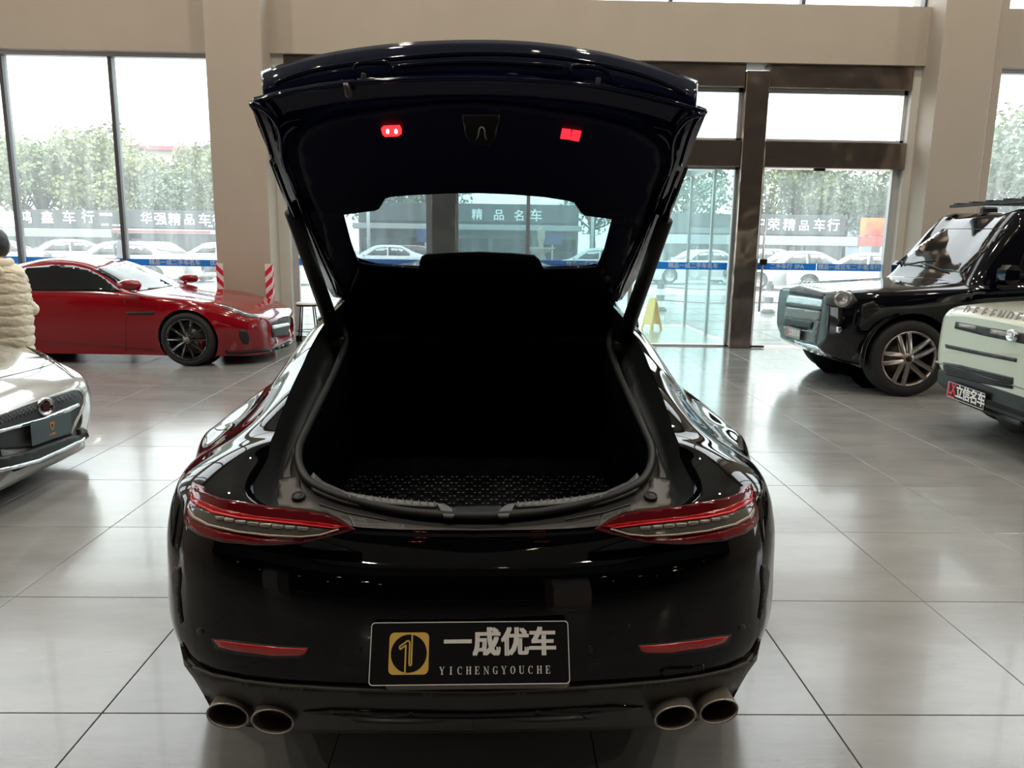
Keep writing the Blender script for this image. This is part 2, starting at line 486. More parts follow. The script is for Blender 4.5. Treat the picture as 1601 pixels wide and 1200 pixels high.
# ------------------------------------------------------------------ floor
TX0, TXS = -1.8899*1.48, .5232*1.48
TY0, TYS = 1.4655*1.48, .5359*1.48
floor_o = MB().box((0, -1.5, -.06), (27, 25.9, .094)).build('floor', m_grout); tag(floor_o, kind='structure')
def tile_bm(sx, sy):
    x, y = sx/2-.0016, sy/2-.0016; b = .0016
    vs = [(-x, -y, -.0126), (x, -y, -.0126), (x, y, -.0126), (-x, y, -.0126),
          (-x, -y, -b), (x, -y, -b), (x, y, -b), (-x, y, -b), (-x+b, -y+b, 0), (x-b, -y+b, 0), (x-b, y-b, 0), (-x+b, y-b, 0)]
    fs = []
    for a in (0, 4):
        for k in range(4): fs.append((a+k, a+(k+1) % 4, a+4+(k+1) % 4, a+4+k))
    fs.append((8, 9, 10, 11)); return vs, fs
tv, tf = tile_bm(TXS, TYS)
tme = bpy.data.meshes.new('floor_tile'); tme.from_pydata(tv, [], tf); tme.materials.append(m_tile)
cells = []
for i in range(-14, 21):
    for j in range(-18, 13):
        cx, cy = TX0+(i+.5)*TXS, TY0+(j-.5)*TYS
        if abs(cx) > 13.3 or cy > 11.35: continue
        d = Vector((cx, cy, 0))-EYE; z = d.dot(_f)
        vis = False
        if z > .3:
            px = 800+FOC*d.dot(_r)/z; py = 600-FOC*d.dot(_u)/z
            vis = -140 < px < 1740 and py < 1330
        cells.append((0 if vis else 1, d.length, cx, cy))
cells.sort()
rest = MB()
for n, (v, d, cx, cy) in enumerate(cells):
    if v == 0 and n < 290:
        o = bpy.data.objects.new('floor_tile', tme); COL.objects.link(o); o.parent = floor_o; o.location = (cx, cy, 0)
    else: rest.add([(a+cx, b+cy, c) for a, b, c in tv], tf)
o = rest.build('far_floor_tiles', m_tile, floor_o); tag(o, kind='stuff')

# ------------------------------------------------------------------ walls (back wall towards the street)
YG = 11.45          # plane of the glass
def wallbox(mb, x0, x1, y0, y1, z0, z1): return mb.box(((x0+x1)/2, (y0+y1)/2, (z0+z1)/2), (x1-x0, y1-y0, z1-z0))
wb = MB()
wallbox(wb, -13.3, 13.3, 11.22, 11.7, 4.10, 4.88)          # long beam
for a, b in ((-10.6, -9.84),):
    wallbox(wb, a, b, 10.85, 11.7, 0, 8.9)
wallbox(wb, -13.3, -12.9, 11.2, 11.7, 0, 8.9); wallbox(wb, 12.9, 13.3, 11.2, 11.7, 0, 8.9)
wallbox(wb, 6.83, 7.17, 11.2, 11.7, 0, 8.9)
wallbox(wb, -13.3, 13.3, 11.2, 11.7, 8.6, 9.0)
tag(wb.build('wall_back', m_wall), kind='structure')
for nm, a, b in (('trim_1', -4.02, -3.255), ('trim_2', 6.072, 6.83)):   # the two square columns
    c = MB(); c.box(((a+b)/2, 11.3, 4.475), (b-a, .9, 8.85), bev=.008); tag(c.build(nm, m_wall), kind='structure')
lw = MB(); wallbox(lw, -3.255, -3.09, 11.3, 11.62, 0, 4.10); wallbox(lw, 5.955, 6.072, 11.3, 11.62, 0, 4.10); tag(lw.build('trim_3', m_wallw), kind='structure')
# other walls and the ceiling
def wall_with_openings(name, axis, pos, a0, a1, z1, opens, mat):
    mb = MB(); cuts = sorted(opens); cur = a0
    def bx(s, e, zz0, zz1):
        if axis == 'x': mb.box((pos, (s+e)/2, (zz0+zz1)/2), (.3, e-s, zz1-zz0))
        else: mb.box(((s+e)/2, pos, (zz0+zz1)/2), (e-s, .3, zz1-zz0))
    for (s, e, z0, zt) in cuts:
        bx(cur, s, 0, z1); bx(s, e, 0, z0); bx(s, e, zt, z1); cur = e
    bx(cur, a1, 0, z1); o = mb.build(name, mat); tag(o, kind='structure'); return o
wall_with_openings('wall_left', 'x', -13.3, -14.4, 11.7, 9, [(4.2, 9.8, .9, 4.0)], m_wall)
wall_with_openings('wall_right', 'x', 13.3, -14.4, 11.7, 9, [(4.2, 9.8, .9, 4.0)], m_wall)
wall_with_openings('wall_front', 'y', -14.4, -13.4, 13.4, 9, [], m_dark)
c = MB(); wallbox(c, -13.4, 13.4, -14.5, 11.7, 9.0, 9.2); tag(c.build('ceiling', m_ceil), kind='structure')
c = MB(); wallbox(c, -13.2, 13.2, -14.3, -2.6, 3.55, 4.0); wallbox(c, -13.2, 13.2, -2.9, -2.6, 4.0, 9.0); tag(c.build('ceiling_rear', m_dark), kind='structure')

# side windows
def glazing(name, x0, x1, z0, z1, y, mull, mat, axis='y', fr=.05, frmat=None):
    """structure: frame and one pane per field"""
    root = thing(name, (0, 0, 0), kind='structure'); frmat = frmat or m_alu
    def P(a, yy, z): return (a, yy, z) if axis == 'y' else (yy, a, z)
    def D(a, yy, z): return (a, yy, z) if axis == 'y' else (yy, a, z)
    f = MB(); f.box(P((x0+x1)/2, y, z1-fr/2), D(x1-x0, .09, fr)); f.box(P((x0+x1)/2, y, z0+fr/2), D(x1-x0, .09, fr))
    xs = [x0]+list(mull)+[x1]
    for x in (x0+fr/2, x1-fr/2): f.box(P(x, y, (z0+z1)/2), D(fr, .09, z1-z0))
    f.build('window_frame', frmat, root)
    for x in mull: MB().box(P(x, y, (z0+z1)/2), D(.055, .12, z1-z0-2*fr)).build('mullion', m_mull, root)
    for a, b in zip(xs[:-1], xs[1:]):
        MB().box(P((a+b)/2, y, (z0+z1)/2), D(b-a-.03, .012, z1-z0-.03)).build('pane', mat, root)
    return root
m_mull = pbr('dark_mullion', (.10, .10, .105), .4, .5)
w1 = glazing('window_1', -9.84, -4.02, .06, 4.10, 11.42, [-8.66, -7.11, -5.57], m_glass)
w2 = glazing('window_2', 7.17, 12.9, .06, 4.10, 11.42, [9.0, 10.9], m_glass)
w3 = glazing('window_3', -12.9, -10.6, .06, 4.10, 11.42, [-11.8], m_glass)
cl = [-11.2, -9.2, -7.3, -5.6, -4.02, -3.26, -1.3, .7, 2.4, 4.3, 6.07, 6.83, 8.7, 10.6]
w4 = glazing('window_4', -12.9, 12.9, 4.88, 8.6, 11.42, cl, m_glass3)
for nm, xx in (('window_5', -13.3), ('window_6', 13.3)):
    glazing(nm, 4.2, 9.8, .9, 4.0, xx, [5.6, 7, 8.4], m_glass3, axis='x')

# ------------------------------------------------------------------ entrance: brown steel portal, glass screens, vestibule
dr = thing('door_1', (0, 11.4, 0), kind='structure')
for (x0, x1) in ((3.52, 3.864), (-1.0, -.636)):
    MB().box(((x0+x1)/2, 11.40, 2.0), (x1-x0, .30, 4.0), bev=.012).build('post', m_steel, dr)
for (x0, x1) in ((-3.09, -1.0), (-.636, 3.52), (3.864, 5.955)):
    MB().box(((x0+x1)/2, 11.42, 3.94), (x1-x0, .28, .33), bev=.012).build('lintel', m_steel, dr)
    MB().box(((x0+x1)/2, 11.42, 2.855), (x1-x0, .31, .375), bev=.012).build('transom', m_steel, dr)
def fr_rect(mb, x0, x1, z0, z1, y, t=.05, d=.07):
    mb.box(((x0+x1)/2, y, z1-t/2), (x1-x0, d, t)); mb.box(((x0+x1)/2, y, z0+t/2), (x1-x0, d, t))
    for x in (x0+t/2, x1-t/2): mb.box((x, y, (z0+z1)/2), (t, d, z1-z0))
fields = [(-3.09, -1.0), (-.636, 3.52), (3.864, 5.955)]
for (x0, x1) in fields:
    f = MB(); fr_rect(f, x0, x1, 3.04, 3.78, 11.44); f.build('window_frame', m_alu, dr)
    MB().box(((x0+x1)/2, 11.44, 3.41), (x1-x0-.08, .012, .68)).build('pane', m_glass3, dr)
# left fixed screen beside the column
f = MB(); fr_rect(f, -3.09, -1.0, .0, 2.67, 11.44, .09); f.build('window_frame', m_alu, dr)
MB().box((-2.045, 11.44, 1.34), (1.93, .012, 2.56)).build('pane', m_glass, dr)
# middle: two fixed screens and the sliding leaves
xs = [-.636, .43, 2.0, 3.52]
for a, b_ in zip(xs[:-1], xs[1:]):
    f = MB(); fr_rect(f, a, b_, 0, 2.67, 11.44, .028); f.build('window_frame', m_alu, dr)
    MB().box(((a+b_)/2, 11.44, 1.34), (b_-a-.07, .012, 2.58)).build('pane', m_glass2, dr)
# right: pair of glass doors with pull rails
f = MB(); f.box((5.90, 11.44, 1.34), (.11, .08, 2.67)); f.box((3.90, 11.44, 1.34), (.05, .08, 2.67)); f.build('window_frame', m_alu, dr)
for a, b_ in ((3.93, 4.84), (4.85, 5.84)):
    MB().box(((a+b_)/2, 11.46, 1.34), (b_-a, .014, 2.60), bev=.003).build('glass_leaf', m_glass, dr)
MB().cyl((3.985, 11.36, .55), (3.985, 11.36, 1.95), .016, 12).cyl((3.985, 11.36, .62), (3.985, 11.46, .62), .009, 8).cyl((3.985, 11.36, 1.88), (3.985, 11.46, 1.88), .009, 8).build('pull_rail', m_alu, dr, True)
MB().box((3.99, 11.34, 1.30), (.10, .07, .09), bev=.01).build('lock', m_bplast, dr)
MB().box((4.72, 11.34, 2.66), (.16, .06, .05), bev=.008).build('top_patch', m_bplast, dr)
MB().box((3.95, 11.30, .025), (.24, .10, .03), bev=.008).build('floor_hinge', m_bplast, dr)
# vestibule outside
vs = thing('door_2', (0, 13, 0), kind='structure')
for x, ys in ((3.66, (11.62, 13.05, 14.6)), (-.82, (11.62, 13.05, 14.6))):
    for a, b_ in zip(ys[:-1], ys[1:]):
        MB().box((x, (a+b_)/2, 1.40), (.014, b_-a-.06, 2.70)).build('pane', m_glass2, vs)
    for y in ys: MB().box((x, y, 1.42), (.05, .06, 2.84)).build('window_frame', m_alu, vs)
for a, b_ in ((-.82, 2.2), (2.2, 3.66)):
    MB().box(((a+b_)/2, 14.6, 1.40), (b_-a-.05, .014, 2.70)).build('pane', m_glass2, vs)
for x in (2.2,): MB().box((x, 14.6, 1.42), (.03, .07, 2.84)).build('window_frame', m_alu, vs)
MB().box((1.42, 14.6, 2.88), (4.6, .12, .12)).build('window_frame', m_alu, vs)
for x in (-.82, 3.66): MB().box((x, 13.1, 2.88), (.12, 3.0, .12)).build('window_frame', m_alu, vs)
MB().box((1.42, 13.1, 2.97), (4.8, 3.2, .05)).build('roof', m_glass2, vs)
vf = MB(); vf.box((1.42, 13.15, -.03), (4.6, 3.1, .06)); tag(vf.build('floor_vestibule', pbr('beige_paving', (.22, .20, .15), .25, vary=(3, .12))), kind='structure')

# blue safety film on the glass, with its small lettering
ZS, ZT = 1.175, 1.285
def film(x0, x1, z0, z1, y=11.425, words=()):
    t = MB().box(((x0+x1)/2, y, (z0+z1)/2), (x1-x0, .003, z1-z0)).build('blue_safety_film', m_blue)
    for (s, cx, h) in words:
        text_obj('lettering', s, h, frame((cx, y-.003, (z0+z1)/2), (1, 0, 0), (0, 0, 1)), m_stripw, t, .0005, 0, fat=(.02, .02))
    return t
fz = [(-9.8, -7.15, 1.125, 1.225, [('名车', -7.6, .085)], 'left edge of the photo'), (-7.05, -5.60, 1.12, 1.22, [('名车一成', -6.1, .085)], 'between the two dark mullions of the left window'),
      (-5.54, -4.06, 1.115, 1.215, [('精品一成二手车名车', -4.85, .085), ('优车行', -4.2, .085)], 'left of the striped column')]
for a, b_, z0, z1, wd, wh in fz:
    tag(film(a, b_, z0, z1, 11.405, wd), 'blue safety film strip, '+wh, 'window film')
tag(film(-3.0, -1.1, 1.15, 1.26, 11.425, [('精品一成优车', -2.55, .085)]), 'blue safety film strip on the glass just right of the left column', 'window film')
tag(film(-.59, 3.47, 1.17, 1.28, 11.425, [('精品一成二手车名车', -.0, .085), ('精品一成二手车名车', 1.4, .085), ('精品一成二手车名车', 2.95, .085)]), 'blue safety film strip across the teal screens between the steel posts', 'window film')
tag(film(3.93, 4.84, 1.18, 1.285, 11.44, [('二手车行', 4.30, .085), ('EPA', 4.58, .085)]), 'blue safety film strip on the left glass door leaf', 'window film')
tag(film(4.85, 5.84, 1.18, 1.285, 11.44, [('精品一成优车二手车', 5.25, .085), ('名车行', 5.7, .085)]), 'blue safety film strip on the right glass door leaf', 'window film')
tag(film(7.25, 12.8, 1.22, 1.325, 11.405, []), 'blue safety film strip on the far right window', 'window film')

# striped corner guards on the left column
m_gred = pbr('guard_red', (.62, .02, .05), .4); m_gwhite = pbr('guard_white', (.78, .74, .72), .4)
def corner_guard(x, sx, label, y=10.85, z1=1.18, sy=-1):
    root = thing('corner_guard', (x, y, 0), label, 'corner guard', 'striped corner guards')
    w = .085; t = .012
    base = MB()
    base.box((x-sx*w/2, y+sy*t/2, z1/2+.02), (w, t, z1-.04)); base.box((x+sx*t/2, y-sy*w/2+sy*t, z1/2+.02), (t, w, z1-.04))
    base.build('strip', m_gwhite, root)
    n = 7
    for k in range(n):
        z = .06+k*z1/n*.97
        h = z1/n*.48; dz = .05
        vs_ = []
        for (xx, yy, d) in ((x-sx*w, y+sy*(t+.001), -dz), (x+sx*(t+.001), y+sy*(t+.001), dz)):
            vs_ += [(xx, yy, max(.02, z+d)), (xx, yy, min(z1, z+d+h))]
        xx = x+sx*(t+.002)
        vs2 = [(xx, y+sy*t, max(.02, z+dz)), (xx, y+sy*t, min(z1, z+dz+h)), (xx, y-sy*w+sy*t, max(.02, z+dz*3)), (xx, y-sy*w+sy*t, min(z1, z+dz*3+h))]
        m = MB(); m.add(vs_, [(0, 2, 3, 1)]); m.add(vs2, [(0, 2, 3, 1)]); m.build('stripe', m_gred, root)
    return root
corner_guard(-3.255, 1, 'red and white striped guard on the right edge of the left column')
corner_guard(-4.02, -1, 'red and white striped guard on the left edge of the left column')
# rear column of the hall (it shows only as a reflection in the black bumper)
c = MB(); c.box((1.9, -5.2, 4.5), (.9, .8, 9.0), bev=.01); tag(c.build('trim_4', m_wall), kind='structure')
c = MB(); c.box((-5.5, -5.2, 4.5), (.9, .8, 9.0), bev=.01); tag(c.build('trim_5', m_wall), kind='structure')
corner_guard(1.45, -1, 'red and white striped guard on a column behind the viewpoint, its left edge', -4.80, 1.2, 1)
corner_guard(2.35, 1, 'red and white striped guard on a column behind the viewpoint, its right edge', -4.80, 1.2, 1)
# ceiling spotlights: rows behind and above the viewpoint, seen as dots in the paintwork
m_spot = pbr('spot_face', (1, .9, .75), .5, emis=(1, .80, .55), es=26)
sp_me = MB().lathe([(.001, 0), (.065, 0)], 16).build('lens', m_spot); sp_data = sp_me.data; bpy.data.objects.remove(sp_me)
hs = MB().lathe([(.066, -.012), (.085, -.012), (.085, .02), (.066, .02)], 16).build('housing', m_alu); hs_data = hs.data; bpy.data.objects.remove(hs)
def spot(x, y, z, lab):
    root = thing('ceiling_spot', (x, y, z), lab, 'ceiling light', 'ceiling spotlights')
    for nm, d in (('lens', sp_data), ('housing', hs_data)):
        o = bpy.data.objects.new(nm, d); COL.objects.link(o); o.parent = root
ORD = ['leftmost', 'second from left', 'third from left', 'middle', 'third from right', 'second from right', 'rightmost']
for i, x in enumerate((-9, -6, -3, 0, 3, 6, 9)):
    for y, rw in ((-5, 'front row'), (-8, 'middle row'), (-11, 'rearmost row')): spot(x, y, 3.53, 'warm ceiling spotlight under the low rear ceiling, %s, %s' % (rw, ORD[i]))
for i, x in enumerate((-9, -4.5, 0, 4.5, 9)):
    for y, rw in ((-1, 'rear row'), (3, 'row above the black car')): spot(x+.7, y, 8.97, 'warm spotlight in the high ceiling, %s, %s' % (rw, ['leftmost', 'second from left', 'middle', 'second from right', 'rightmost'][i]))
# ------------------------------------------------------------------ outside: paving, road, shops, trees
m_pave = pbr('wet_pale_paving', (0.285, 0.281, 0.266), .12, vary=(.9, .10))
m_asph = pbr('pale_asphalt', (0.266, 0.266, 0.262), .4, vary=(.7, .12))
g = MB(); g.box((0, 18.2, -.06), (60, 13.0, .1)); tag(g.build('ground_forecourt', m_pave), kind='structure')
g = MB(); g.box((0, 98, -.08), (320, 146.6, .1)); g.box((0, -20, -.2), (120, 90, .1)); tag(g.build('ground_street', m_asph), kind='structure')
joint = pbr('paving_joint', (.06, .06, .058), .5)
jm = MB()
for k in range(7): jm.box((0, 12.4+k*1.6, -.008), (50, .012, .004))
for k in range(-15, 16): jm.box((k*1.6, 18.1, -.008), (.012, 12.6, .004))
tag(jm.build('trim_6', joint), kind='structure')

m_sign = pbr('dark_sign_board', (0.061, 0.065, 0.068), .6)
m_can = pbr('pale_canopy', (0.247, 0.275, 0.237), .5); m_can2 = pbr('white_canopy', (0.323, 0.323, 0.319), .5)
m_shopdark = pbr('shop_front_dark', (0.104, 0.114, 0.114), .4)
m_shopred = pbr('shop_red', (0.304, 0.076, 0.085), .5)
m_signw = pbr('sign_white', (.88, .88, .86), .5)
YS = 62.0
def px_x(px, py, Y=YS): return atY(px, py, Y).x
def px_z(px, py, Y=YS): return atY(px, py, Y).z
def shop(label, pxa, pxb, py, board, canopy, cmat, chars, charh, stripe=None, col=None, small=()):
    """one shop unit: wall, canopy, dark board with white characters"""
    x0, x1 = px_x(pxa, py), px_x(pxb, py); yb = 0.0145*((pxa+pxb)/2-780)
    zt, zb = px_z((pxa+pxb)/2, board[0]), px_z((pxa+pxb)/2, board[1])
    root = thing('shop', ((x0+x1)/2, YS, 0), label, 'shop', 'shops across the street')
    MB().box(((x0+x1)/2, YS+3, zt/2-.1), (x1-x0, 5.6, zt-.2)).build('wall', m_shopdark, root)
    MB().box(((x0+x1)/2, YS, (zt+zb)/2), (x1-x0-.1, .3, zt-zb), bev=.03).build('sign_board', col or m_sign, root)
    c0, c1 = px_z((pxa+pxb)/2, canopy[0]), px_z((pxa+pxb)/2, canopy[1])
    MB().box(((x0+x1)/2, YS-1.2, (c0+c1)/2), (x1-x0, 2.4, c0-c1), bev=.04).build('canopy', cmat, root)
    if stripe: MB().box(((x0+x1)/2, YS-2.45, (c0+c1)/2), (x1-x0, .06, (c0-c1)*.4)).build('canopy_stripe', stripe, root)
    n = int((x1-x0)/3.2)
    for k in range(n):
        MB().box((x0+(k+.5)*(x1-x0)/n, YS+.15, 1.1), ((x1-x0)/n-.4, .1, 1.9), bev=.02).build('window', m_carglass, root)
    for (s, cpx, cpy, hpx) in chars:
        p = atY(cpx, cpy, YS-.2); text_obj('character', s, hpx/1140*YS*1.12, frame((p.x, YS-.17, p.z), (1, 0, 0), (0, 0, 1)), m_signw, root, .03, 0, fat=(.016, .012))
    for (cpx, cpy, wpx, hpx) in small:
        p = atY(cpx, cpy, YS-.2); mb = MB(); n_ = max(2, int(wpx/3)); ww = wpx/1167*YS
        for q in range(n_): mb.box((p.x+ww*((q+.5)/n_-.5), YS-.18, p.z), (ww/n_*.72, .05, hpx/1167*YS*(.8+.2*(q % 2))), bev=.02)
        mb.build('small_lettering', m_signw, root)
    return root
shop('long shop across the street with dark board reading four white characters, left window', 32, 196, 342, (328, 357), (358, 371), m_can,
     [('鸿', 40, 340.5, 17), ('鑫', 74, 341, 17), ('车', 108, 341, 18), ('行', 137.5, 340.5, 17)], 17, small=[(165, 335, 20, 5), (164, 351, 12, 3.5), (182, 352, 14, 2.5)])
shop('shop across the street with white characters above a pink canopy line, left window', 198, 345, 343, (329, 357), (359, 366), m_can2,
     [('华', 229, 342, 16), ('强', 251, 343, 17), ('精', 273, 344, 17), ('品', 296, 344, 15), ('车', 320, 344.5, 17), ('行', 342, 345, 17)], 17, stripe=m_shopred, small=[(329, 353.5, 8, 3)])
shop('shop across the street seen through the tinted tailgate glass', 560, 905, 348, (318, 347), (352, 360), m_can2,
     [('精', 746, 336, 15), ('品', 780, 337, 15), ('名', 812, 338, 15), ('车', 838, 338, 17)], 17)
shop('shop across the street with dark board of white characters behind the glass doors', 1040, 1322, 352, (335, 366), (369, 383), m_can2,
     [('中', 1188, 350, 17), ('荣', 1209.5, 352, 17), ('精', 1234, 352.5, 17), ('品', 1257, 353.5, 15), ('车', 1281, 353, 17), ('行', 1303, 353, 17)], 17)
shop('plain pale shop across the street at the far left edge', -160, 28, 340, (329, 354), (356, 368), m_can2, [], 17, col=m_signw)
shop('plain shop across the street behind the far right window', 1420, 1800, 356, (340, 368), (372, 385), m_can2, [], 17)
# billboard
p0, p1 = atY(1344, 368, 55), atY(1388, 341, 55)
bb = thing('billboard', ((p0.x+p1.x)/2, 55, 0), 'orange and red billboard on two posts beyond the glass doors', 'billboard')
def bmat():
    m = bpy.data.materials.new('orange_poster'); m.use_nodes = True; nt = m.node_tree; N = nt.nodes; L = nt.links
    tc = N.new('ShaderNodeTexCoord'); mp = N.new('ShaderNodeMapping'); mp.inputs['Rotation'].default_value = (0, .7, 0)
    n = N.new('ShaderNodeTexNoise'); n.inputs['Scale'].default_value = .8; r = N.new('ShaderNodeValToRGB')
    r.color_ramp.elements[0].position = .35; r.color_ramp.elements[0].color = (.42, .04, .03, 1)
    r.color_ramp.elements[1].position = .62; r.color_ramp.elements[1].color = (.5, .20, .04, 1)
    L.new(tc.outputs['Object'], mp.inputs[0]); L.new(mp.outputs[0], n.inputs['Vector']); L.new(n.outputs['Fac'], r.inputs[0])
    L.new(r.outputs[0], N['Principled BSDF'].inputs['Base Color']); return m
MB().box(((p0.x+p1.x)/2, 55, (p0.z+p1.z)/2), (p1.x-p0.x, .2, p1.z-p0.z), bev=.03).build('poster_panel', bmat(), bb)
q = atY(1364, 385, 55).z; MB().box(((p0.x+p1.x)/2, 55, (p0.z+q)/2-.02), (p1.x-p0.x, .2, p0.z-q-.06), bev=.03).build('lower_panel', pbr('poster_red', (0.418, 0.057, 0.038), .5), bb)
for x in (p0.x+.2, p1.x-.2): MB().box((x, 55.15, q/2), (.12, .12, q)).build('post', m_alu, bb)
# long building with a red roof edge behind the trees
a, b_ = atY(205, 231, 130), atY(330, 265, 130)
rb = thing('long_building', ((a.x+b_.x)/2, 130, 0), 'long pale building with a red roof edge behind the trees', 'building')
MB().box(((a.x+b_.x)/2+4, 134, a.z/2), (b_.x-a.x+24, 8, a.z)).build('wall', pbr('cream_wall', (0.361, 0.314, 0.275), .7), rb)
MB().box(((a.x+b_.x)/2+4, 129.7, a.z), (b_.x-a.x+25, 1, .7)).build('roof_edge', m_shopred, rb)
for k in range(7): MB().box((a.x-6+k*4.2, 129.95, a.z-3.4), (2.6, .3, 1.3)).build('window', m_shopdark, rb)
a, b_ = atY(1300, 296, 120), atY(1420, 360, 120)
rb = thing('pale_building', ((a.x+b_.x)/2, 120, 0), 'pale building beside the trees right of the glass doors', 'building')
MB().box(((a.x+b_.x)/2+6, 126, a.z/2), (b_.x-a.x+10, 10, a.z)).build('wall', pbr('bluish_wall', (0.228, 0.266, 0.323), .7), rb)
for k in range(5):
    for j in range(3): MB().box((a.x+1+k*4, 120.95, 3+j*3), (2.2, .2, 1.6)).build('window', m_shopdark, rb)

# trees: trunk, limbs and leaf clumps
def leafmat(name, col):
    m = bpy.data.materials.new(name); m.use_nodes = True; nt = m.node_tree; N = nt.nodes; L = nt.links; b = N['Principled BSDF']
    b.inputs['Roughness'].default_value = .7
    oi = N.new('ShaderNodeNewGeometry'); n = N.new('ShaderNodeTexNoise'); n.inputs['Scale'].default_value = .7
    L.new(oi.outputs['Position'], n.inputs['Vector']); r = N.new('ShaderNodeValToRGB')
    r.color_ramp.elements[0].position = .35; r.color_ramp.elements[0].color = (*[c*.65 for c in col], 1)
    r.color_ramp.elements[1].position = .65; r.color_ramp.elements[1].color = (*[min(1, c*1.3) for c in col], 1)
    L.new(n.outputs['Fac'], r.inputs[0]); L.new(r.outputs[0], b.inputs['Base Color']); return m
m_leaf = [leafmat('leaf_green', (.20, .235, .115)), leafmat('leaf_yellow_green', (.25, .265, .12)), leafmat('leaf_blue_green', (.17, .215, .14))]
m_bark = pbr('bark', (.05, .045, .035), .9)
def tree_meshes(seed, mat):
    rnd = random.Random(seed); tr = MB(); tr.tube([(0, 0, 0), (.05, 0, 1.2), (0, .1, 2.6), (.1, 0, 4.2)], [.24, .18, .15, .08], 8)
    lf = MB(); blobs = []
    for k in range(16):
        a = rnd.random()*2*pi; rr = rnd.random()**.5*2.2; z = 2.6+rnd.random()*4.4; sc = 1-.55*abs(z-4.2)/3.2
        c = Vector((cos(a)*rr*sc, sin(a)*rr*sc, z)); blobs.append((c, .8+rnd.random()*.6))
        tr.tube([(0, 0, 2.2), c*.5+Vector((0, 0, 1.0)), c], [.07, .05, .02], 5)
    for c, r in blobs:
        for j in range(150):
            d = Vector((rnd.gauss(0, 1), rnd.gauss(0, 1), rnd.gauss(0, 1))).normalized()*r*(.55+.5*rnd.random())
            p = c+d; n = (d.normalized()+Vector((rnd.uniform(-.6, .6), rnd.uniform(-.6, .6), rnd.uniform(-.6, .6)))).normalized()
            t = n.orthogonal().normalized(); u2 = n.cross(t); s = .07+.12*rnd.random()
            an = rnd.random()*pi; t, u2 = t*cos(an)+u2*sin(an), -t*sin(an)+u2*cos(an)
            lf.add([p+t*s, p+u2*s*.6+n*.05, p-t*s, p-u2*s*.6-n*.05], [(0, 1, 2, 3)])
    a_ = tr.build('trunk', m_bark, None, True); b2 = lf.build('leaves', mat); da, db = a_.data, b2.data
    bpy.data.objects.remove(a_); bpy.data.objects.remove(b2); return da, db
tms = [tree_meshes(s, m_leaf[s % 3]) for s in range(4)]
def tree(px, ytop, D, label, k):
    p = atY(px, ytop, D); h = p.z/7.4
    root = thing('tree', (p.x, D, 0), label, 'tree', 'trees behind the shops')
    M = Matrix.Translation((p.x, D, 0)) @ Matrix.Rotation(px, 4, 'Z') @ Matrix.Diagonal((h*1.15, h*1.15, h, 1)); root.matrix_world = M
    for nm, d in zip(('trunk', 'leaves'), tms[k]):
        o = bpy.data.objects.new(nm, d); COL.objects.link(o); o.parent = root
tl = [(-45, 205, 80, 'tall leafy tree beyond the left window, off to its far left', 1), (18, 232, 84, 'pale green tree showing in the narrow leftmost window field', 0), (55, 216, 78, 'leafy green tree above the dark board, left of the left window pane', 0),
      (95, 212, 88, 'rounded leafy tree just left of the tallest one in the left window', 2), (140, 198, 76, 'tallest leafy tree in the left window pane', 1), (178, 222, 82, 'leafy tree behind the dark mullion of the left window', 0),
      (212, 240, 74, 'yellow-green tree left of the red roofed building', 1), (248, 256, 70, 'low tree under the red roof edge', 2), (285, 262, 72, 'low bushy tree under the right half of the red roof edge', 0),
      (322, 222, 78, 'tree touching the left column', 1), (368, 215, 82, 'tree hidden mostly by the left column', 2), (445, 225, 76, 'tree seen in the gap right of the left column', 0),
      (500, 222, 80, 'tree beside the left strut of the raised tailgate', 1), (600, 250, 74, 'tree behind the tinted tailgate glass, at its left end', 2), (660, 240, 80, 'tree behind the tinted tailgate glass, near the steel post', 0),
      (930, 240, 78, 'tree behind the tinted tailgate glass, at its right end', 1), (1075, 236, 76, 'tree beyond the teal vestibule glass', 2),
      (1205, 236, 78, 'leafy tree behind the left glass door leaf', 1), (1250, 246, 74, 'rounded tree behind the seam of the glass doors', 0), (1290, 252, 80, 'tree behind the right glass door leaf', 1), (1330, 244, 76, 'bluish green tree above the orange billboard', 2),
      (1380, 262, 84, 'dim tree right of the orange billboard', 2), (1425, 235, 78, 'tree hidden mostly by the right column', 0), (1560, 178, 60, 'tall tree in the far right window', 2), (1610, 172, 64, 'tall tree at the right edge of the photo', 0), (1520, 240, 74, 'lower tree behind the right column edge', 1)]
for t in tl: tree(*t)

# striped bollards with red chains
def bollard(x, y, label):
    root = thing('striped_bollard', (x, y, 0), label, 'bollard', 'striped bollards')
    MB().lathe([(.001, 0), (.17, 0), (.17, .05), (.12, .07), (.12, .09)], 20, Matrix.Translation((x, y, 0))).build('base', m_rubber, root, True)
    cols = [m_gwhite, m_sign, m_gwhite, m_sign]
    for k in range(4):
        z0 = .09+k*.145; MB().lathe([(.11-.006*k, z0), (.105-.006*k, z0+.145)], 20, Matrix.Translation((x, y, 0))).build('band', cols[k], root, True)
    MB().lathe([(.084, .67), (.05, .70), (.05, .74), (.001, .76)], 20, Matrix.Translation((x, y, 0))).build('cap', m_rubber, root, True)
bollard(6.43, 17.7, 'black and white striped bollard outside the glass doors')
bollard(9.3, 17.5, 'black and white striped bollard hidden behind the black off-roader'); bollard(3.9, 18.0, 'black and white striped bollard behind the brown steel post')
m_rope = pbr('red_chain', (.25, .02, .03), .5)
def sag(a, b, s, label):
    pts = [Vector(a).lerp(Vector(b), t/10)-Vector((0, 0, s*4*(t/10)*(1-t/10))) for t in range(11)]
    tag(MB().tube(pts, .016, 6).build('barrier_chain', m_rope, None, True), label, 'barrier chain', 'red barrier chains')
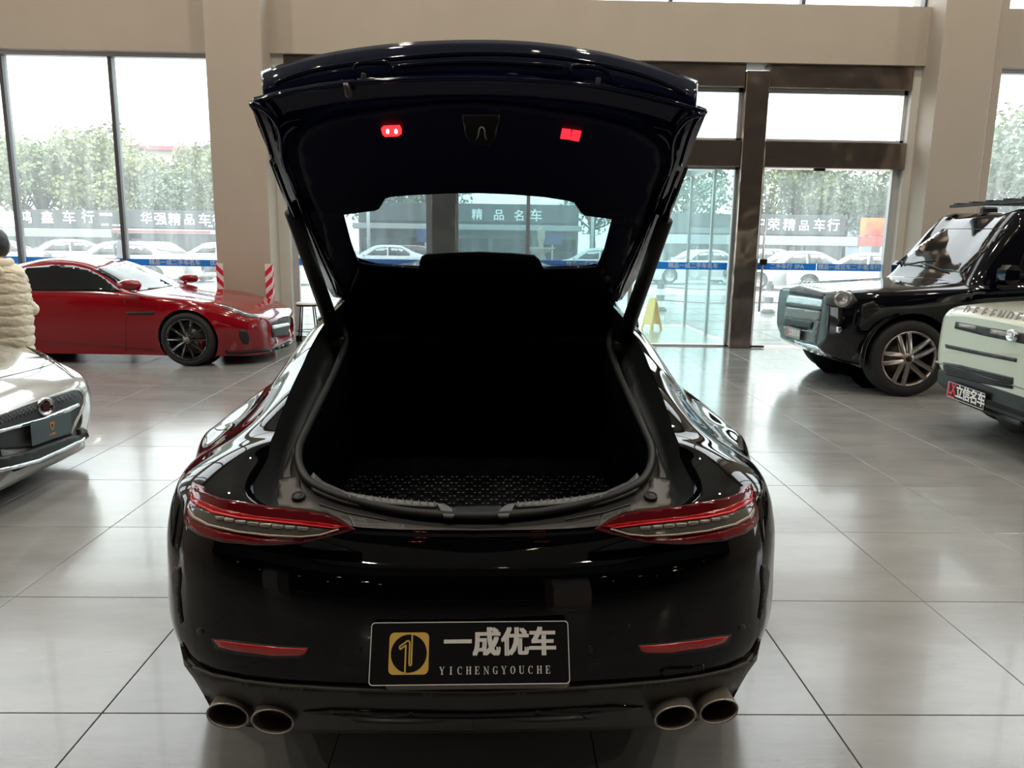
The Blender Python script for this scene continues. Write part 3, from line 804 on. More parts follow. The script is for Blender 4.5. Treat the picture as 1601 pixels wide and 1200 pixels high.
for z, w in ((.57, 'upper'), (.25, 'lower')):
    sag((6.54, 17.7, z), (9.2, 17.5, z), .04, w+' red chain running right from the striped bollard outside the doors')
    sag((4.0, 18.0, z), (6.32, 17.7, z), .04, w+' red chain running left from the striped bollard outside the doors')
# stone fountain seen through the tailgate glass
fx = atY(846, 380, 40).x
ft = thing('stone_fountain', (fx, 40, 0), 'tiered stone fountain seen through the tinted tailgate glass', 'fountain')
m_stone = pbr('fountain_stone', (.34, .27, .21), .7)
T = Matrix.Translation((fx, 40, 0))
MB().lathe([(.001, 0), (1.5, 0), (1.5, .45), (1.3, .45), (1.3, .25), (.001, .25)], 28, T).build('basin', m_stone, ft)
MB().lathe([(.30, .25), (.22, .5), (.3, .8), (.2, 1.1), (.62, 1.30), (.74, 1.36), (.74, 1.44), (.6, 1.40), (.001, 1.34)], 28, T).build('lower_bowl', m_stone, ft, True)
MB().lathe([(.14, 1.34), (.11, 1.6), (.17, 1.8), (.22, 2.0), (.18, 2.15), (.22, 2.3), (.10, 2.45), (.001, 2.5)], 24, T).build('finial', m_stone, ft, True)
# lamp pole seen through the tailgate glass
for px, lab in ((576, 'thin grey lamp pole seen at the left end of the tailgate glass'), (926, 'thin grey lamp pole seen at the right end of the tailgate glass')):
    x = atY(px, 360, 36).x; t = thing('lamp_pole', (x, 36, 0), lab, 'lamp pole')
    MB().tube([(x, 36, 0), (x, 36, 5.2)], [.09, .06], 10).build('pole', m_alu, t, True); MB().box((x, 35.6, 5.2), (.2, .9, .08), bev=.02).build('lamp_head', m_alu, t)
# blue notice boards
for px, py, w, h, lab in ((665, 368, 26, 20, 'small blue notice board left of the steel post, through the tailgate glass'), (864, 374, 28, 16, 'small blue notice board right of the fountain, through the tailgate glass')):
    p = atY(px, py, 44); t = thing('notice_board', (p.x, 44, 0), lab, 'notice board')
    MB().box((p.x, 44, p.z), (w/1167*44, .08, h/1167*44), bev=.02).build('panel', pbr('notice_blue', (.012, .04, .15), .5), t); MB().box((p.x, 44.08, p.z/2), (.08, .06, p.z)).build('post', m_alu, t)
# ------------------------------------------------------------------ the black fastback with its tailgate open
CA = radians(1.35); CXO = -.008
MC = Matrix.Rotation(CA, 4, 'Z') @ Matrix.Translation((CXO, 0, 0))      # car frame: x right, y forward from under the viewpoint, z up
MCI = MC.inverted()
car = thing('car', MC @ Matrix.Translation((0, 4.0, 0)), 'black fastback car with raised tailgate, seen from behind in the centre', 'car')
def W_(p): return MC @ Vector(p)
MIR = (MC, 0)

ST = [  # base point (x, y), inward direction, then [inset, z] for twelve levels
 ((0, 1.50), (0, 1),      [(.14,.31),(.09,.35),(.02,.42),(0,.50),(0,.64),(.010,.72),(.028,.775),(.06,.800),(.095,.818),(.11,.826),(.12,.832),(.13,.836)]),
 ((.30, 1.515), (-.03, 1), [(.14,.31),(.09,.35),(.02,.42),(0,.50),(0,.64),(.010,.72),(.028,.775),(.06,.805),(.09,.825),(.11,.832),(.12,.838),(.13,.842)]),
 ((.55, 1.575), (-.22, 1), [(.18,.32),(.12,.36),(.04,.43),(0,.51),(0,.65),(.008,.735),(.025,.790),(.06,.845),(.085,.872),(.10,.882),(.12,.886),(.14,.884)]),
 ((.70, 1.675), (-.55, .83), [(.20,.32),(.14,.36),(.05,.43),(0,.53),(0,.65),(.005,.735),(.018,.785),(.045,.85),(.07,.882),(.12,.905),(.20,.925),(.28,.930)]),
 ((.79, 1.83), (-.88, .47), [(.16,.23),(.12,.32),(.04,.42),(0,.54),(0,.65),(.003,.73),(.010,.78),(.025,.84),(.05,.882),(.12,.920),(.20,.945),(.27,.955)]),
 ((.848, 2.02), (-1, .1),   [(.14,.22),(.09,.31),(.03,.42),(0,.55),(0,.65),(.004,.73),(.012,.785),(.03,.835),(.06,.880),(.14,.922),(.215,.955),(.29,.972)]),
 ((.885, 2.2), (-1, 0),     [(.10,.20),(.06,.31),(.02,.42),(0,.56),(.0,.66),(.01,.74),(.02,.79),(.045,.845),(.10,.885),(.205,.952),(.265,.998),(.325,1.040)]),
 ((.95, 2.4), (-1, 0),     [(.08,.18),(.04,.30),(.01,.42),(0,.57),(.006,.67),(.02,.76),(.04,.82),(.07,.868),(.165,.90),(.285,1.010),(.338,1.062),(.388,1.10)]),
 ((.965, 2.52), (-1, 0),   [(.08,.18),(.04,.30),(.01,.42),(0,.57),(.006,.67),(.02,.77),(.045,.83),(.085,.875),(.18,.905),(.298,1.050),(.352,1.100),(.403,1.14)]),
 ((.955, 2.75), (-1, 0),   [(.08,.18),(.04,.30),(.01,.42),(0,.56),(.006,.67),(.02,.77),(.04,.84),(.075,.885),(.165,.93),(.312,1.130),(.363,1.178),(.41,1.215)]),
 ((.93, 3.0), (-1, 0),     [(.06,.16),(.03,.28),(.01,.42),(0,.55),(.005,.67),(.02,.78),(.03,.85),(.05,.89),(.135,.95),(.335,1.210),(.395,1.262),(.45,1.300)]),
 ((.915, 3.2), (-1, 0),    [(.05,.15),(.03,.27),(.01,.42),(0,.55),(.005,.67),(.015,.78),(.025,.86),(.05,.90),(.12,.96),(.345,1.27),(.44,1.34),(.50,1.345)]),
 ((.905, 3.6), (-1, 0),    [(.05,.15),(.03,.27),(.01,.42),(0,.55),(.005,.67),(.015,.78),(.02,.86),(.04,.89),(.09,.96),(.31,1.26),(.42,1.335),(.50,1.352)]),
 ((.905, 4.2), (-1, 0),    [(.05,.15),(.03,.27),(.01,.42),(0,.55),(.005,.67),(.01,.76),(.02,.83),(.03,.87),(.08,.95),(.30,1.28),(.42,1.36),(.50,1.376)]),
 ((.905, 4.8), (-1, 0),    [(.05,.15),(.03,.27),(.01,.42),(0,.55),(.005,.66),(.01,.74),(.02,.81),(.03,.86),(.08,.94),(.31,1.24),(.41,1.325),(.50,1.345)]),
 ((.925, 5.25), (-1, 0),   [(.06,.16),(.03,.28),(.01,.42),(0,.54),(.005,.64),(.01,.72),(.02,.79),(.04,.84),(.10,.92),(.22,1.05),(.30,1.12),(.50,1.17)]),
 ((.945, 5.5), (-1, 0),    [(.08,.18),(.04,.30),(.01,.42),(0,.54),(.005,.63),(.01,.70),(.02,.76),(.05,.82),(.10,.87),(.20,.92),(.30,.955),(.50,.98)]),
 ((.90, 6.0), (-1, -.1),   [(.08,.18),(.05,.28),(.02,.40),(0,.50),(.005,.58),(.01,.65),(.02,.70),(.05,.75),(.10,.79),(.20,.83),(.30,.85),(.50,.87)]),
 ((.70, 6.4), (-.6, -.8),  [(.10,.20),(.05,.28),(.01,.38),(0,.46),(.0,.53),(.01,.60),(.02,.65),(.05,.69),(.09,.72),(.15,.75),(.22,.77),(.40,.80)]),
 ((.35, 6.52), (-.1, -1),  [(.10,.20),(.05,.28),(.01,.38),(0,.45),(.0,.52),(.01,.58),(.02,.63),(.05,.67),(.09,.70),(.15,.73),(.24,.75),(.50,.80)]),
 ((0, 6.55), (0, -1),      [(.10,.20),(.05,.28),(.01,.38),(0,.45),(.0,.52),(.01,.58),(.02,.63),(.05,.67),(.09,.70),(.15,.73),(.24,.75),(.50,.80)]),
]
ctrl = []
for (bx_, by_), (nx, ny), lv in ST:
    L_ = sqrt(nx*nx+ny*ny); nx /= L_; ny /= L_
    ctrl.append([(bx_+nx*i, by_+ny*i, z) for i, z in lv])
NS_, NK_ = 8, 5
G = grid_dense(ctrl, NS_, NK_)
for row in G:
    for p in row: p.x = max(p.x, 0)
# refine the straight part a little for clean wheel arches
vs, fs = grid_mesh(G)
WH = [(2.52, .345, .385, lambda v: v[2] < .9), (5.46, .345, .385, lambda v: v[2] < .9)]
full_v, full_f = list(vs), list(fs)
def split_quads(vs, fs, pred):
    vs = list(vs); out = []; cache = {}
    def mid(a, b):
        k = (min(a, b), max(a, b))
        if k not in cache: cache[k] = len(vs); vs.append((vs[a]+vs[b])/2)
        return cache[k]
    for f in fs:
        if pred(f, vs) and len(f) == 4:
            a, b, c, d = f; e = mid(a, b); g = mid(b, c); h = mid(c, d); i = mid(d, a); m = len(vs); vs.append((vs[a]+vs[b]+vs[c]+vs[d])/4)
            out += [(a, e, m, i), (e, b, g, m), (m, g, c, h), (i, m, h, d)]
        else: out.append(f)
    return vs, out
vc, fc = cut_circles(vs, fs, WH, (1, 2))
# paint ends a little under the diffuser line: lower level faces become the diffuser
K = len(G[0])
body_bv_v = [W_(p) for p in full_v] + mirror_verts([W_(p) for p in full_v], *MIR)
nn = len(full_v)
body_bvh = bvh_of(body_bv_v, full_f+[tuple(i+nn for i in f) for f in full_f])
vw = [W_(p) for p in vc]
me_all = vw + mirror_verts(vw, *MIR); n1 = len(vw)
body = me_obj('body', me_all, fc+[tuple(i+n1 for i in f)[::-1] for f in fc], m_black, car)
# roof and bonnet between the inner edges of the side panels
def inner(Y):
    row = None; best = 9
    for r_ in G:
        p = r_[-1]
        if abs(p.y-Y) < best: best = abs(p.y-Y); row = p
    return row
RS = []
prev = None
edges_in = [r_[-1] for r_ in G if r_[-1].y > 3.12]
eu = []
for p in edges_in:
    if not eu or p.y > eu[-1].y+.02: eu.append(p)
for p in eu:
    crown = .02+.045*min(1, max(0, (p.y-3.15)/.5)) if p.y < 5 else .03
    RS.append([Vector((p.x*t, p.y+(.06*(1-t*t) if p.y > 5.1 else 0), p.z+crown*(1-t*t))) for t in [k/10 for k in range(-10, 11)]])
rv, rf = grid_mesh(RS)
me_obj('roof', [W_(p) for p in rv], rf, m_black, car)
roof_bvh = bvh_of([W_(p) for p in rv], rf)
# windscreen, side windows: shells on the body, cast from the side / from above
def sidecast(a, b): return W_((-3, a, b)), (MC.to_3x3() @ Vector((1, 0, 0)))
patch('side_window', body_bvh, [(2.95, 1.06), (3.3, .985), (4.05, .965), (4.05, 1.33), (3.7, 1.33), (3.3, 1.26)], m_carglass, car, .004, .006, .08, MIR, raydir=sidecast)
patch('side_window', body_bvh, [(4.09, .965), (5.0, .945), (5.12, .97), (4.75, 1.26), (4.4, 1.33), (4.09, 1.335)], m_carglass, car, .004, .006, .08, MIR, raydir=sidecast)
def topcast(a, b): return W_((a, b, 4)), Vector((0, 0, -1))
patch('windscreen', roof_bvh, [(-.39, 4.86), (.39, 4.86), (.40, 5.24), (-.40, 5.24)], m_carglass, car, .004, .006, .08, raydir=topcast)
def half_arch(m, prof, fn, n=24):
    vs_ = [fn(radians(-14+208*k/n), r_, u_) for u_, r_ in prof for k in range(n+1)]
    m.add(vs_, [(i*(n+1)+k, i*(n+1)+k+1, (i+1)*(n+1)+k+1, (i+1)*(n+1)+k) for i in range(len(prof)-1) for k in range(n)])
for s in (-1, 1):
    for Y in (2.52, 5.46):      # wheel arch liners and wheels
        m = MB(MC); half_arch(m, [(s*.83, .385), (s*.60, .385), (s*.60, .05)], lambda a, r_, u_: (u_, Y+r_*cos(a), .345+r_*sin(a)))
        m.build('wheel_arch', m_bplast, car, True)
def wheel(M, cx, cy, R, Rr, w, side, tyre_mat, rim_mat, parent, spokes=10, twin=False, axis='x', hub=None, name='wheel', calip=None):
    """M: car frame; wheel axis along local x (or y); side +1/-1 = outward direction"""
    rot = Matrix.Rotation(side*pi/2, 4, 'Y') if axis == 'x' else Matrix.Rotation(-side*pi/2, 4, 'X')
    T = M @ Matrix.Translation((cx, cy, R)) @ rot       # local z now points outwards
    t = MB(T); b = .03
    t.lathe([(Rr, -w/2+.01), (Rr+.02, -w/2), (R-b, -w/2), (R-.008, -w/2+b*.6), (R, -w/4), (R, w/4), (R-.008, w/2-b*.6), (R-b, w/2), (Rr+.02, w/2+.004), (Rr, w/2-.008), (Rr-.02, w/2-.03), (Rr-.03, -w/2+.03), (Rr, -w/2+.01)], 48)
    for dz in (-.06, -.02, .02, .06): t.lathe([(R+.0008, dz*w/.24-.004), (R+.0008, dz*w/.24+.004)], 48)
    wo = t.build(name, tyre_mat, parent, True)
    r = MB(T); r.lathe([(Rr, w/2-.01), (Rr-.006, w/2+.002), (Rr-.02, w/2-.002), (Rr-.03, w/2-.04)], 48)
    hubz = w/2-.035
    for k in range(spokes):
        a = 2*pi*k/spokes
        offs = (-.042, .042) if twin else (0,)
        for of in offs:
            ww = .050 if twin else .034
            p0 = Vector((.03, of*.7, hubz)); p1 = Vector((Rr-.012, of*1.3, w/2-.012))
            Rz = Matrix.Rotation(a, 3, 'Z'); d = (p1-p0); L_ = d.length; c = (p0+p1)/2
            ang = atan2(d.y, d.x); R2 = Rz @ Matrix.Rotation(ang, 3, 'Z') @ Matrix.Rotation(-math.asin(d.z/L_), 3, 'Y')
            r.box(Rz @ c, (L_, ww, .03), R2, bev=.008)
    r.lathe([(.001, hubz+.022), (.05, hubz+.02), (.068, hubz), (.07, hubz-.04)], 24)
    r.build('rim', rim_mat, wo, True)
    d = MB(T); d.lathe([(.001, -.01), (Rr*.72, -.01), (Rr*.72, -.035), (.001, -.035)], 32); d.lathe([(Rr*.78, -w/2+.02), (.001, -w/2+.02)], 24); d.build('brake_disc', m_dchrome, wo, True)
    if hub: MB(T).lathe([(.001, hubz+.026), (.03, hubz+.024), (.034, hubz+.018)], 20).build('hub_cap', hub, wo, True)
    if calip: MB(T).box((Rr*.5, -Rr*.25, .005), (.07, .16, .06), bev=.015).build('caliper', calip, wo)
    return wo
for s in (-1, 1):
    for Y in (2.52, 5.46): wheel(MC, s*.775, Y, .345, .26, .26, s, m_tyre, m_rimblack, car)
# underbody
MB(MC).box((0, 4.2, .24), (1.25, 3.8, .10), bev=.03).build('underbody', m_bplast, car)
for s in (-1, 1):   # door mirrors
    m = MB(MC); m.tube([(s*.82, 4.95, .93), (s*.92, 4.95, .95)], .02, 8)
    m.lathe([(.001, -.085), (.05, -.08), (.085, -.03), (.09, .02), (.07, .07), (.001, .085)], 20, Matrix.Translation((s*.97, 4.95, .97)) @ Matrix.Rotation(pi/2, 4, 'Y') @ Matrix.Diagonal((.75, 1.0, 1.15, 1)))
    m.build('door_mirror', m_black, car, True)

# ------- opening: deck surface, weatherstrip, gutter, luggage bay
def op(x, Y): return .785+.315*(Y-1.66)
gv = [W_((-.8+1.6*i/16, 1.45+1.9*j/24, op(0, 1.45+1.9*j/24))) for j in range(25) for i in range(17)]
gf = [(j*17+i, j*17+i+1, (j+1)*17+i+1, (j+1)*17+i) for j in range(24) for i in range(16)]
op_bvh = bvh_of(gv, gf)
def on_op(px, py, lift=0.0):
    d = ray(px, py); h = op_bvh.ray_cast(EYE, d)
    q = MCI @ h[0]; q.z += lift; return q
SEAL = [(745,812),(666,808),(604,799),(541,783),(500.6,767),(479,752),(468,730),(467,705),(477,680),(500,633),(524,583),(541,533),(531,505),(533,486),(560,466),(604,459),(650,455),(700,452),(750,451)]
seal_l = [on_op(x, y) for x, y in SEAL]
seal_l[0].x = 0; seal_l[-1].x = 0
loop = [Vector((-abs(p.x), p.y, p.z)) for p in seal_l]
loop = loop + [Vector((-p.x, p.y, p.z)) for p in reversed(loop[1:-1])]
loop = [Vector(p) for p in catpoly([tuple(p) for p in loop], 4)]
MB(MC).tube([p+Vector((0, 0, .008)) for p in loop], .012, 8, closed=True).build('weatherstrip', m_rubber, car, True)
# gutter: between the weatherstrip and the inner edge of the side panels
outer = []
inn = [r_[-1] for r_ in G if 1.5 <= r_[-1].y <= 3.15 and r_[-1].x >= 0]
def outer_for(p):
    s = -1 if p.x < 0 else 1
    best = None; bd = 1e9; c = Vector((0, 2.4)); d = Vector((abs(p.x), p.y))-c
    a = atan2(d.y, d.x)
    for q in inn:
        e = Vector((q.x, q.y))-c; b = abs(atan2(e.y, e.x)-a)
        if b < bd: bd = b; best = q
    if a > 1.0: # towards the roof edge
        t = min(1, max(0, (a-.9)/(pi/2-.9)))
        return Vector((p.x*1.02, p.y+.05, p.z+.03)) if bd > .05 else Vector((s*best.x, best.y, best.z))
    return Vector((s*best.x, best.y, best.z))
N_ = len(loop); gutv = []
for p in loop:
    o_ = outer_for(p); mid = (p+o_)/2; mid.z = min(p.z, o_.z)-.035
    gutv += [p+Vector((0, 0, -.004)), p*.75+o_*.25+Vector((0, 0, -.03)), mid, p*.25+o_*.75+Vector((0, 0, -.035)), o_+Vector((0, 0, -.003))]
gutf = [(i*5+k, i*5+k+1, ((i+1) % N_)*5+k+1, ((i+1) % N_)*5+k) for i in range(N_) for k in range(4)]
me_obj('gutter', [W_(p) for p in gutv], gutf, m_bplast, car)
# luggage bay walls and seats
inner_v = []
for p in loop:
    q1 = p+Vector((-.012 if p.x > 0 else .012, 0, -.03))
    yb = p.y+(.06 if p.y < 1.9 else 0); q2 = Vector((p.x*1.03, min(max(yb, 1.78), 3.35), .60))
    if p.y > 2.7: q2 = Vector((p.x*1.03, 3.35+.25*(p.y-2.7), .60))
    inner_v += [p+Vector((0, 0, -.002)), q1, q1.lerp(q2, .5)+Vector(((.03 if p.x > 0 else -.03), .0, 0)), q2]
inf = [(i*4+k, i*4+k+1, ((i+1) % N_)*4+k+1, ((i+1) % N_)*4+k) for i in range(N_) for k in range(3)]
me_obj('luggage_bay', [W_(p) for p in inner_v], inf, m_cloth, car)
bl = MB(MC); bl.box((0, 2.66, .585), (1.16, 1.85, .03)); bl.box((0, 3.42, .95), (1.1, .10, .72), Matrix.Rotation(-.25, 3, 'X'), bev=.04)
bl.box((0, 3.95, 1.0), (1.3, .05, .7)); bl.build('rear_seats', m_cloth, car)
ps = MB(MC); ps.box((0, 3.1, 1.12), (1.05, .5, .03), bev=.01); ps.build('parcel_cover', m_cloth, car)
# quilted mat lying in the bay
def mat_mat():
    m = bpy.data.materials.new('quilted_leatherette'); m.use_nodes = True; nt = m.node_tree; N = nt.nodes; L = nt.links; b = N['Principled BSDF']
    b.inputs['Base Color'].default_value = (.004, .004, .005, 1); b.inputs['Roughness'].default_value = .42
    return m
mat_th = thing('luggage_mat', MC @ Matrix.Translation((0, 2.55, .60)), 'black diamond quilted mat with pale stitches lying in the luggage bay', 'mat')
mv = []; mf = []; nx_, ny_ = 128, 128; dx_, dy_ = .058, .075
def matx(Y): return .50
def outline_front(x): return 1.80+.35*(abs(x)/.5)**3
for j in range(ny_+1):
    for i in range(nx_+1):
        x = -.485+.97*i/nx_; y0 = outline_front(x); y = y0+(3.25-y0)*j/ny_
        u1 = (x/dx_+y/dy_); u2 = (x/dx_-y/dy_)
        h = min(abs(u1-round(u1)), abs(u2-round(u2)))*2
        mv.append(W_((x, y, .607+.009*sqrt(min(1, h*1.6)))))
for j in range(ny_):
    for i in range(nx_): a = j*(nx_+1)+i; mf.append((a, a+1, a+nx_+2, a+nx_+1))
me_obj('quilted_surface', mv, mf, mat_mat(), mat_th)
st = MB(MC)
for j in range(0, 26):
    for i in range(-9, 10):
        # nodes of the diamond net: pale double stitches
        x = i*dx_+(dx_/2 if j % 2 else 0); y = 1.80+((j)*dy_/2) - ((1.80) % (dy_/2))
        if abs(x) > .47 or y < outline_front(x)+.02 or y > 3.1: continue
        for e in (-.0085, .0085): st.box((x+e, y, .6145), (.008, .0022, .0016))
m_thread = pbr('pale_thread', (.75, .72, .72), .7)
so = st.build('stitches', m_thread, mat_th); tag(so, kind='stuff')
sl = MB(MC)
for k in range(-40, 80):
    for sgn in (1, -1):
        # seam threads of the first rows near the sill
        x0 = None
        pts = []
        for q in range(0, 22):
            y = 1.80+q*.02; c_ = k
            x = (c_ - sgn*y/dy_)*dx_ if True else 0
            if abs(x) < .46 and y > outline_front(x)+.01 and y < 2.06: pts.append((x, y, .6085))
        if len(pts) > 2: sl.tube(pts, .0007, 4, caps=False)
tag(sl.build('seam_threads', pbr('dim_thread', (.20, .19, .19), .7), mat_th), kind='stuff')

# ------- tail-end trim traced on the deck surface
def lift_bvh(dz):
    return bvh_of([v+Vector((0, 0, dz)) for v in gv], gf)
b_low = lift_bvh(-.004)
patch('sill_cover', b_low, [(541,801),(604,815),(670,823),(745,827),(820,823),(893,816),(938,806),(946,825),(943,829),(850,833),(745,834),(640,833),(553,828),(548,815)], m_gplast, car, .004, .012, 8, None)
patch('corner_trim', b_low, [(434,750),(467,745),(468,760),(480,776),(506,792),(541,801),(549,812),(553,826),(535,812),(512,801),(470,795),(430,791),(411,790),(425,786),(436,775)], m_gplast, car, .005, .012, 6, MIR)
patch('gutter_trim', lift_bvh(-.02), [(520,575),(531,578),(505,634),(484,680),(467,712),(468,745),(436,750),(452,712),(480,650),(500,607)], pbr('gutter_grey', (.03, .029, .028), .42), car, .004, .01, 7, MIR)
pc = on_op(467, 779, .004)
for s in (-1, 1):
    MB(MC).lathe([(.001, .006), (.011, .006), (.0135, .004), (.0135, .007), (.017, .007), (.018, 0)], 24, Matrix.Translation((s*abs(pc.x), pc.y, pc.z)) @ Matrix.Rotation(.3, 4, 'X')).build('rubber_plug', m_bplast, car, True)
lip = lift_bvh(.012)
patch('inner_sill', lift_bvh(.006), [(480,752),(490,765),(516,776),(541,784),(604,798),(680,806),(745,808),(745,793),(690,792),(683,785),(610,780),(541,768),(505,752),(490,738)], m_gplast, car, .003, .012, 7, MIR)
m_scuff = pbr('scuff_plate_metal', (.20, .20, .195), .45, .2)
SC1 = [(536.5,768.5),(565,773.5),(610,779),(650,783),(684,785.5),(681,791.5),(640,789.5),(600,786),(560,780.5),(541,775)]
patch('scuff_plate', lift_bvh(.014), SC1, m_scuff, car, .003, .006, 5, MIR)
rb_ = MB(MC); _lb = lift_bvh(.0195)
def on_l(px, py): return MCI @ _lb.ray_cast(EYE, ray(px, py))[0]
for t in range(12):
    a = on_l(545+12.2*t, 771.0+(12.5*(t/11))); b2 = on_l(548+12.2*t, 777.5+(13*(t/11)))
    for s in (-1, 1): rb_.tube([(s*abs(a.x), a.y, a.z), (s*abs(b2.x), b2.y, b2.z)], .0016, 4)
rb_.build('scuff_ribs', m_chrome, car)
LH = [(683,786),(695,787),(706,794),(711,804),(706,807),(694,806),(690,798)]
patch('latch_lug', lift_bvh(.016), LH, pbr('lug_grey', (.16, .165, .17), .3), car, .003, .01, 5, MIR)
patch('latch_recess', lift_bvh(.010), [(706,792),(745,790),(784,790),(778,805),(745,807),(712,806)], m_bplast, car, .003, .01, 6)
patch('inner_lip_seam', lift_bvh(.016), [(500,786),(541,799),(604,811),(604,812.5),(541,801),(499,788)], m_rubber, car, .002, .004, 6, MIR)

# ------- rear lamps
LAMP = [(301,753),(310,766),(345,778),(400,787.5),(440,793),(480,798),(510,803),(530,812),(553,827),(530,834),(500,842),(470,849),(430,852),(400,852),(345,847),(310,836),(292,824),(287,812),(290,790),(294,772)]
lc = []
for si in range(0, 8):
    (bx_, by_), (nx, ny), lv = ST[si]; L_ = sqrt(nx*nx+ny*ny); nx /= L_; ny /= L_
    lc.append([(bx_+nx*i, by_+ny*i, z) for i, z in ((0, .68), (.004, .73), (.012, .79), (.034, .86), (.062, .91), (.10, .96))])
LG = grid_dense(lc, 8, 5)
for row in LG:
    for p in row: p.x = max(p.x, 0)
lv_, lf_ = grid_mesh(LG); lv_ = [W_(p) for p in lv_]; nl_ = len(lv_)
lamp_bvh = bvh_of(lv_+mirror_verts(lv_, *MIR), lf_+[tuple(i+nl_ for i in f) for f in lf_])
patch('tail_lamp', lamp_bvh, LAMP, m_dredlens, car, .004, .03, 5, MIR)
lamps = [o for o in COL.objects if o.name.startswith('tail_lamp')]
LL = lamps[0]; LR = lamps[1]
def lamp_part(name, poly, mat, off, thick=.002, step=4):
    r = project(lamp_bvh, poly, step, camdir, off-.004, thick)
    me_obj(name, r[0], r[1], mat, LL); me_obj(name, mirror_verts(r[0], *MIR), [f[::-1] for f in r[1]], mat, LR)
UB = [(298,765),(303,777),(345,795),(400,806),(450,811),(500,816),(545,823),(522,825),(470,819),(420,814),(372,809),(330,800),(303,788),(296,780)]
lamp_part('upper_red_band', UB, m_redlens, .0095)
lamp_part('clear_band', [(295,786),(305,792),(332,802),(372,811),(420,816),(470,821),(520,827),(500,834),(470,837),(420,835),(370,829),(325,818),(303,806),(296,796)], m_clearlens, .0095)
lamp_part('light_guide', [(295,794),(303,806),(325,818),(370,829),(420,835),(470,837.5),(500,834.5),(528,826),(530,828),(500,837),(470,840),(420,838),(370,832),(322,821),(300,809),(294,798)], pbr('light_guide', (.55, .45, .38), .2), .011)
lamp_part('red_guide', [(297,781),(330,801.5),(372,810),(420,815),(470,820),(522,826),(535,823),(522,824),(470,817.5),(420,812.5),(372,807),(332,798),(300,782)], pbr('red_guide', (.85, .02, .03), .3), .011)
lamp_part('lower_red_band', [(291,808),(305,818),(345,831),(400,841),(440,845),(470,845),(430,849),(390,848),(340,843),(308,832),(293,820)], pbr('lower_lens', (.20, .003, .007), .1, 0, .25, .35), .0095)
for k, (x, y, w) in enumerate([(343,808.5,6),(358,811.5,7),(376,814.5,7.5),(395,817.5,8),(414,820,8),(434,822,8),(453,823,7.5),(473,825,8)]):
    lamp_part('lamp_cell', [(x-w, y-2.4), (x+w, y-1.4), (x+w+1, y+2.0), (x+w-2, y+4.6), (x-w+2, y+3.6), (x-w-1, y+.4)], m_lampgrey, .0108, .0015, 4)

# ------- rear bumper details
patch('reflector', body_bvh, [(334,1001),(350,1002.5),(380,1006.5),(430,1012),(480,1015),(477,1021),(468,1025),(430,1025.5),(370,1018),(342,1011)], m_reflector, car, .004, .008, 5, MIR)
patch('reflector_recess', body_bvh, [(330,998),(350,999),(430,1009),(483,1012),(482,1022),(474,1029),(430,1030),(370,1023),(336,1014)], m_rubber, car, .001, .004, 6, MIR)
dc = []
for si in range(0, 8):
    (bx_, by_), (nx, ny), lv = ST[si]; L_ = sqrt(nx*nx+ny*ny); nx /= L_; ny /= L_
    dc.append([(bx_+nx*i, by_+ny*i, z) for i, z in ((-.004, .58), (-.004, .52), (.004, .47), (.022, .42), (.055, .36), (.10, .31), (.15, .28), (.25, .26))])
DG = grid_dense(dc, 8, 5)
for row in DG:
    for p in row: p.x = max(p.x, 0)
dv_, df_ = grid_mesh(DG); dv_ = [W_(p) for p in dv_]; nd_ = len(dv_)
diff_bvh = bvh_of(dv_+mirror_verts(dv_, *MIR), df_+[tuple(i+nd_ for i in f) for f in df_])
DIFF = [(281,1006),(288,1030),(300,1044),(330,1056),(380,1066),(440,1073),(520,1078),(600,1081),(745,1083)]
lower = [(745,1146),(600,1146),(480,1146),(440,1143),(400,1138),(350,1128),(330,1108),(318,1085),(303,1060),(288,1040)]
patch('diffuser', diff_bvh, DIFF+lower, pbr('diffuser_plastic', (.022, .020, .016), .45, vary=(8, .35)), car, .004, .02, 9, MIR)
patch('diffuser_edge', diff_bvh, [(a, b-2.2) for a, b in DIFF[2:]]+[(a, b+.8) for a, b in DIFF[2:][::-1]], pbr('diffuser_edge', (.05, .044, .036), .5), car, .008, .006, 6, MIR)
patch('diffuser_slot', diff_bvh, [(473,1112),(520,1108),(600,1111),(745,1114),(745,1124),(600,1122),(540,1119),(500,1117)], m_black, car, .008, .01, 8, MIR)
for (x, y) in ((312, 987), (560, 1018)):
    patch('parking_sensor', body_bvh, [(x+5.5*cos(a*pi/6), y+6*sin(a*pi/6)) for a in range(12)], m_bplast, car, .002, .006, 3, MIR)
patch('tow_cover', body_bvh, [(1031,1048),(1040,1043),(1100,1039),(1104,1046),(1100,1062),(1036,1066)], m_black, car, .0015, .004, 6)
# corner air outlets
def outlet(name, poly, mat, off, th): patch(name, body_bvh, poly, mat, car, off, th, 4, MIR)
outlet('air_outlet', [(272,886),(279,887),(281,900),(279,925),(281,950),(284,972),(281,975),(275,955),(270,925),(268,900)], m_rubber, .006, .01)
0 and outlet('outlet_fin', [(267,890),(270,884),(282,883),(290,888),(291,905),(289,935),(291,960),(296,985),(290,990),(284,975),(281,950),(279,925),(281,898),(278,888),(271,888),(269,900),(271,930),(276,958),(273,955),(266,925)], m_black, .016, .016)

